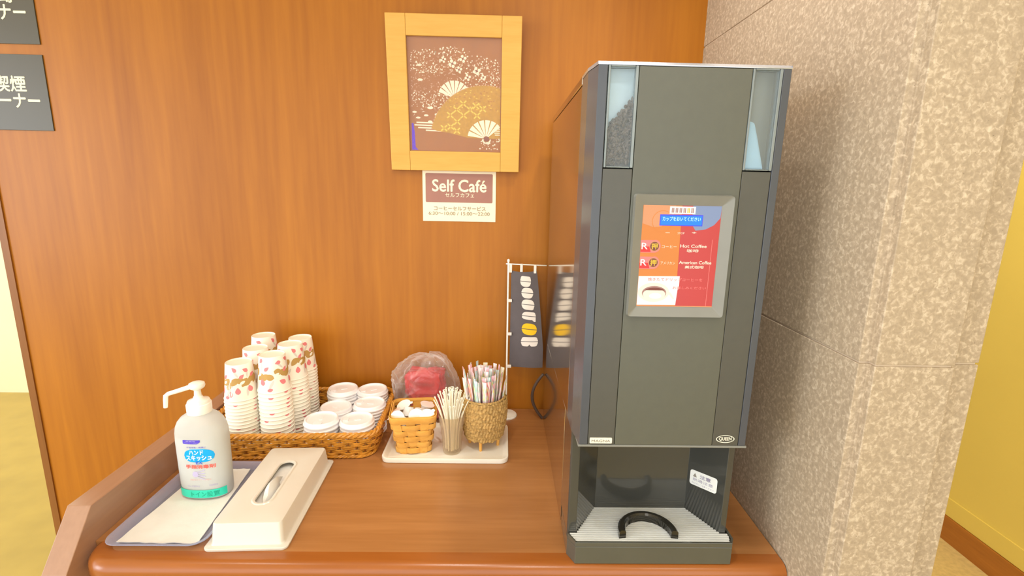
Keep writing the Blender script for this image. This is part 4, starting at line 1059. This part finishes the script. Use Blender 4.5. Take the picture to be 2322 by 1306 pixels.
for k in range(240):
    a = 2*PI*k/240; pts.append((0.0508*math.cos(a), 0.0508*math.sin(a), 0.1300+0.0010*math.sin(k*1.3)))
b.tube(pts, 0.0032, 7, 0, True); b.build('rope_rim', 'seagrass', po)
for k in range(4):
    a = math.radians(-112+90*k+12); q = (math.cos(a), math.sin(a)); b = MB()
    b.tube([(0.036*q[0], 0.036*q[1], 0.0), (0.0385*q[0], 0.0385*q[1], 0.0340)], [0.0036, 0.0044], 12); b.build('peg_leg', 'peg_wood', po)
NK = 54; LS = 0.1500; items = []
cols = ['stick_pink', 'stick_white', 'stick_aqua', 'stick_pink', 'stick_white', 'stick_aqua', 'stick_red', 'stick_white', 'stick_pink', 'stick_yellow']
for k in range(NK):
    r = math.sqrt((k+0.5)/NK); a = k*ga+0.7
    ty = 0.0500*r*math.sin(a)
    items.append((0.0330*r*math.cos(a), 0.0330*r*math.sin(a), 0.0550*r*math.cos(a)+random.uniform(-.004, .004)-0.002, ty+random.uniform(-.004, .004), 0.1960+0.20*ty-0.006*r*r+random.uniform(-.007, .007), cols[(k*7) % 10], random.uniform(-0.6, 0.6)))
items.sort(key=lambda q: q[2])
cname = {'stick_pink': 'pink striped', 'stick_white': 'mostly white', 'stick_aqua': 'aqua striped', 'stick_red': 'red printed', 'stick_yellow': 'yellow and green'}
proto = {}; cnt = {}
for bx, by, tx, ty, tz, col, sp in items:
    if col not in proto:
        b = MB(); lo = []
        for z, hw, ht in ((0, 0.0058, 0.0004), (0.006, 0.0056, 0.0007), (0.016, 0.0050, 0.0026), (LS-0.018, 0.0050, 0.0026), (LS-0.007, 0.0056, 0.0007), (LS, 0.0058, 0.0004)):
            lo.append([(hw*math.cos(2*PI*i/14), ht*math.sin(2*PI*i/14), z) for i in range(14)])
        b.loft(lo, 0, True); o = b.build('sugar_stick', col, None, origin=(0, 0, 0)); proto[col] = o
    else:
        o = proto[col].copy(); COL.objects.link(o)
    d = Vector((tx-bx, ty-by, tz-0.0345)); o.location = (PX+bx, PY+by, ZT+0.0345+T)
    o.rotation_mode = 'QUATERNION'; o.rotation_quaternion = d.to_track_quat('Z', 'Y') @ Matrix.Rotation(sp, 3, 'Z').to_quaternion()
    o.scale = (1, 1, d.length/LS)
    k = cnt.get(col, 0); cnt[col] = k+1
    tag(o, f'{cname[col]} paper sugar stick in the seagrass pot, {ORD[k]} such stick from the left', 'sugar stick', 'sugar sticks in the seagrass pot')

# ================================================================== PLASTIC BAG WITH RED PACK
bg_ = thing('plastic_bag', 'crumpled clear plastic bag with a red pack inside, against the veneer wall', 'bag', (0.0680, -0.0620, 0.0))
def blob(cx, cy, z0, z1, hx, hy, e, amp, freq, seed, nth=96, nz=56, prof=None, lean=0.0):
    """crumpled closed skin: widths from prof (height share, width share, x shift), creased by ridged noise"""
    m = MB(); lo = []
    for j in range(nz+1):
        t = j/nz; z = z0+(z1-z0)*t
        for (ta, ka, xa), (tb, kb, xb) in zip(prof, prof[1:]):
            if ta <= t <= tb:
                u = (t-ta)/(tb-ta); u = u*u*(3-2*u); k = ka+(kb-ka)*u; xs = xa+(xb-xa)*u; break
        lp = []
        for i in range(nth):
            th = 2*PI*i/nth; c, s_ = math.cos(th), math.sin(th)
            x = hx*k*math.copysign(abs(c)**(2/e), c)+xs; y = hy*(k**0.7)*math.copysign(abs(s_)**(2/e), s_)
            p = Vector((c*2+seed, s_*2, t*3))
            nn = 1-2*abs(noise.noise(p*freq)) + 0.28*(1-2*abs(noise.noise(p*freq*2.6+Vector((4, 1, 0))))) - 0.6
            x += amp*nn*c*min(1, k*1.5); y += amp*nn*s_*0.8*min(1, k*1.5)
            zz = z+(amp*1.1*noise.noise(p*freq*1.3+Vector((9, 0, 0))) if 0.05 < t else 0)
            lp.append((cx+x, cy+y, max(z0, zz)))
        lo.append(lp)
    m.loft(lo, 0, True); return m
blob(0.0690, -0.0600, 0.0, 0.1860, 0.0890, 0.0440, 2.8, 0.0120, 1.15, 2.0, 128, 72,
     [(0, 0.86, 0.004), (0.25, 0.96, 0.004), (0.5, 1.0, 0.0), (0.68, 0.97, -0.006), (0.82, 0.80, -0.004), (0.93, 0.60, 0.002), (0.99, 0.36, 0.006), (1.0, 0.05, 0.006)]).build('clear_film', 'bag_film', bg_, sharp=180)
blob(0.0680, -0.0600, 0.0060, 0.1420, 0.0530, 0.0250, 5.0, 0.0080, 1.3, 7.0, 96, 48,
     [(0, 0.80, 0.012), (0.3, 0.92, 0.010), (0.6, 1.0, 0.0), (0.9, 0.98, -0.002), (0.98, 0.90, 0.004), (1.0, 0.05, 0.004)]).build('red_pack', 'bag_red', bg_, sharp=180)
for o in bpy.data.objects:
    if '_o' in o: del o['_o']
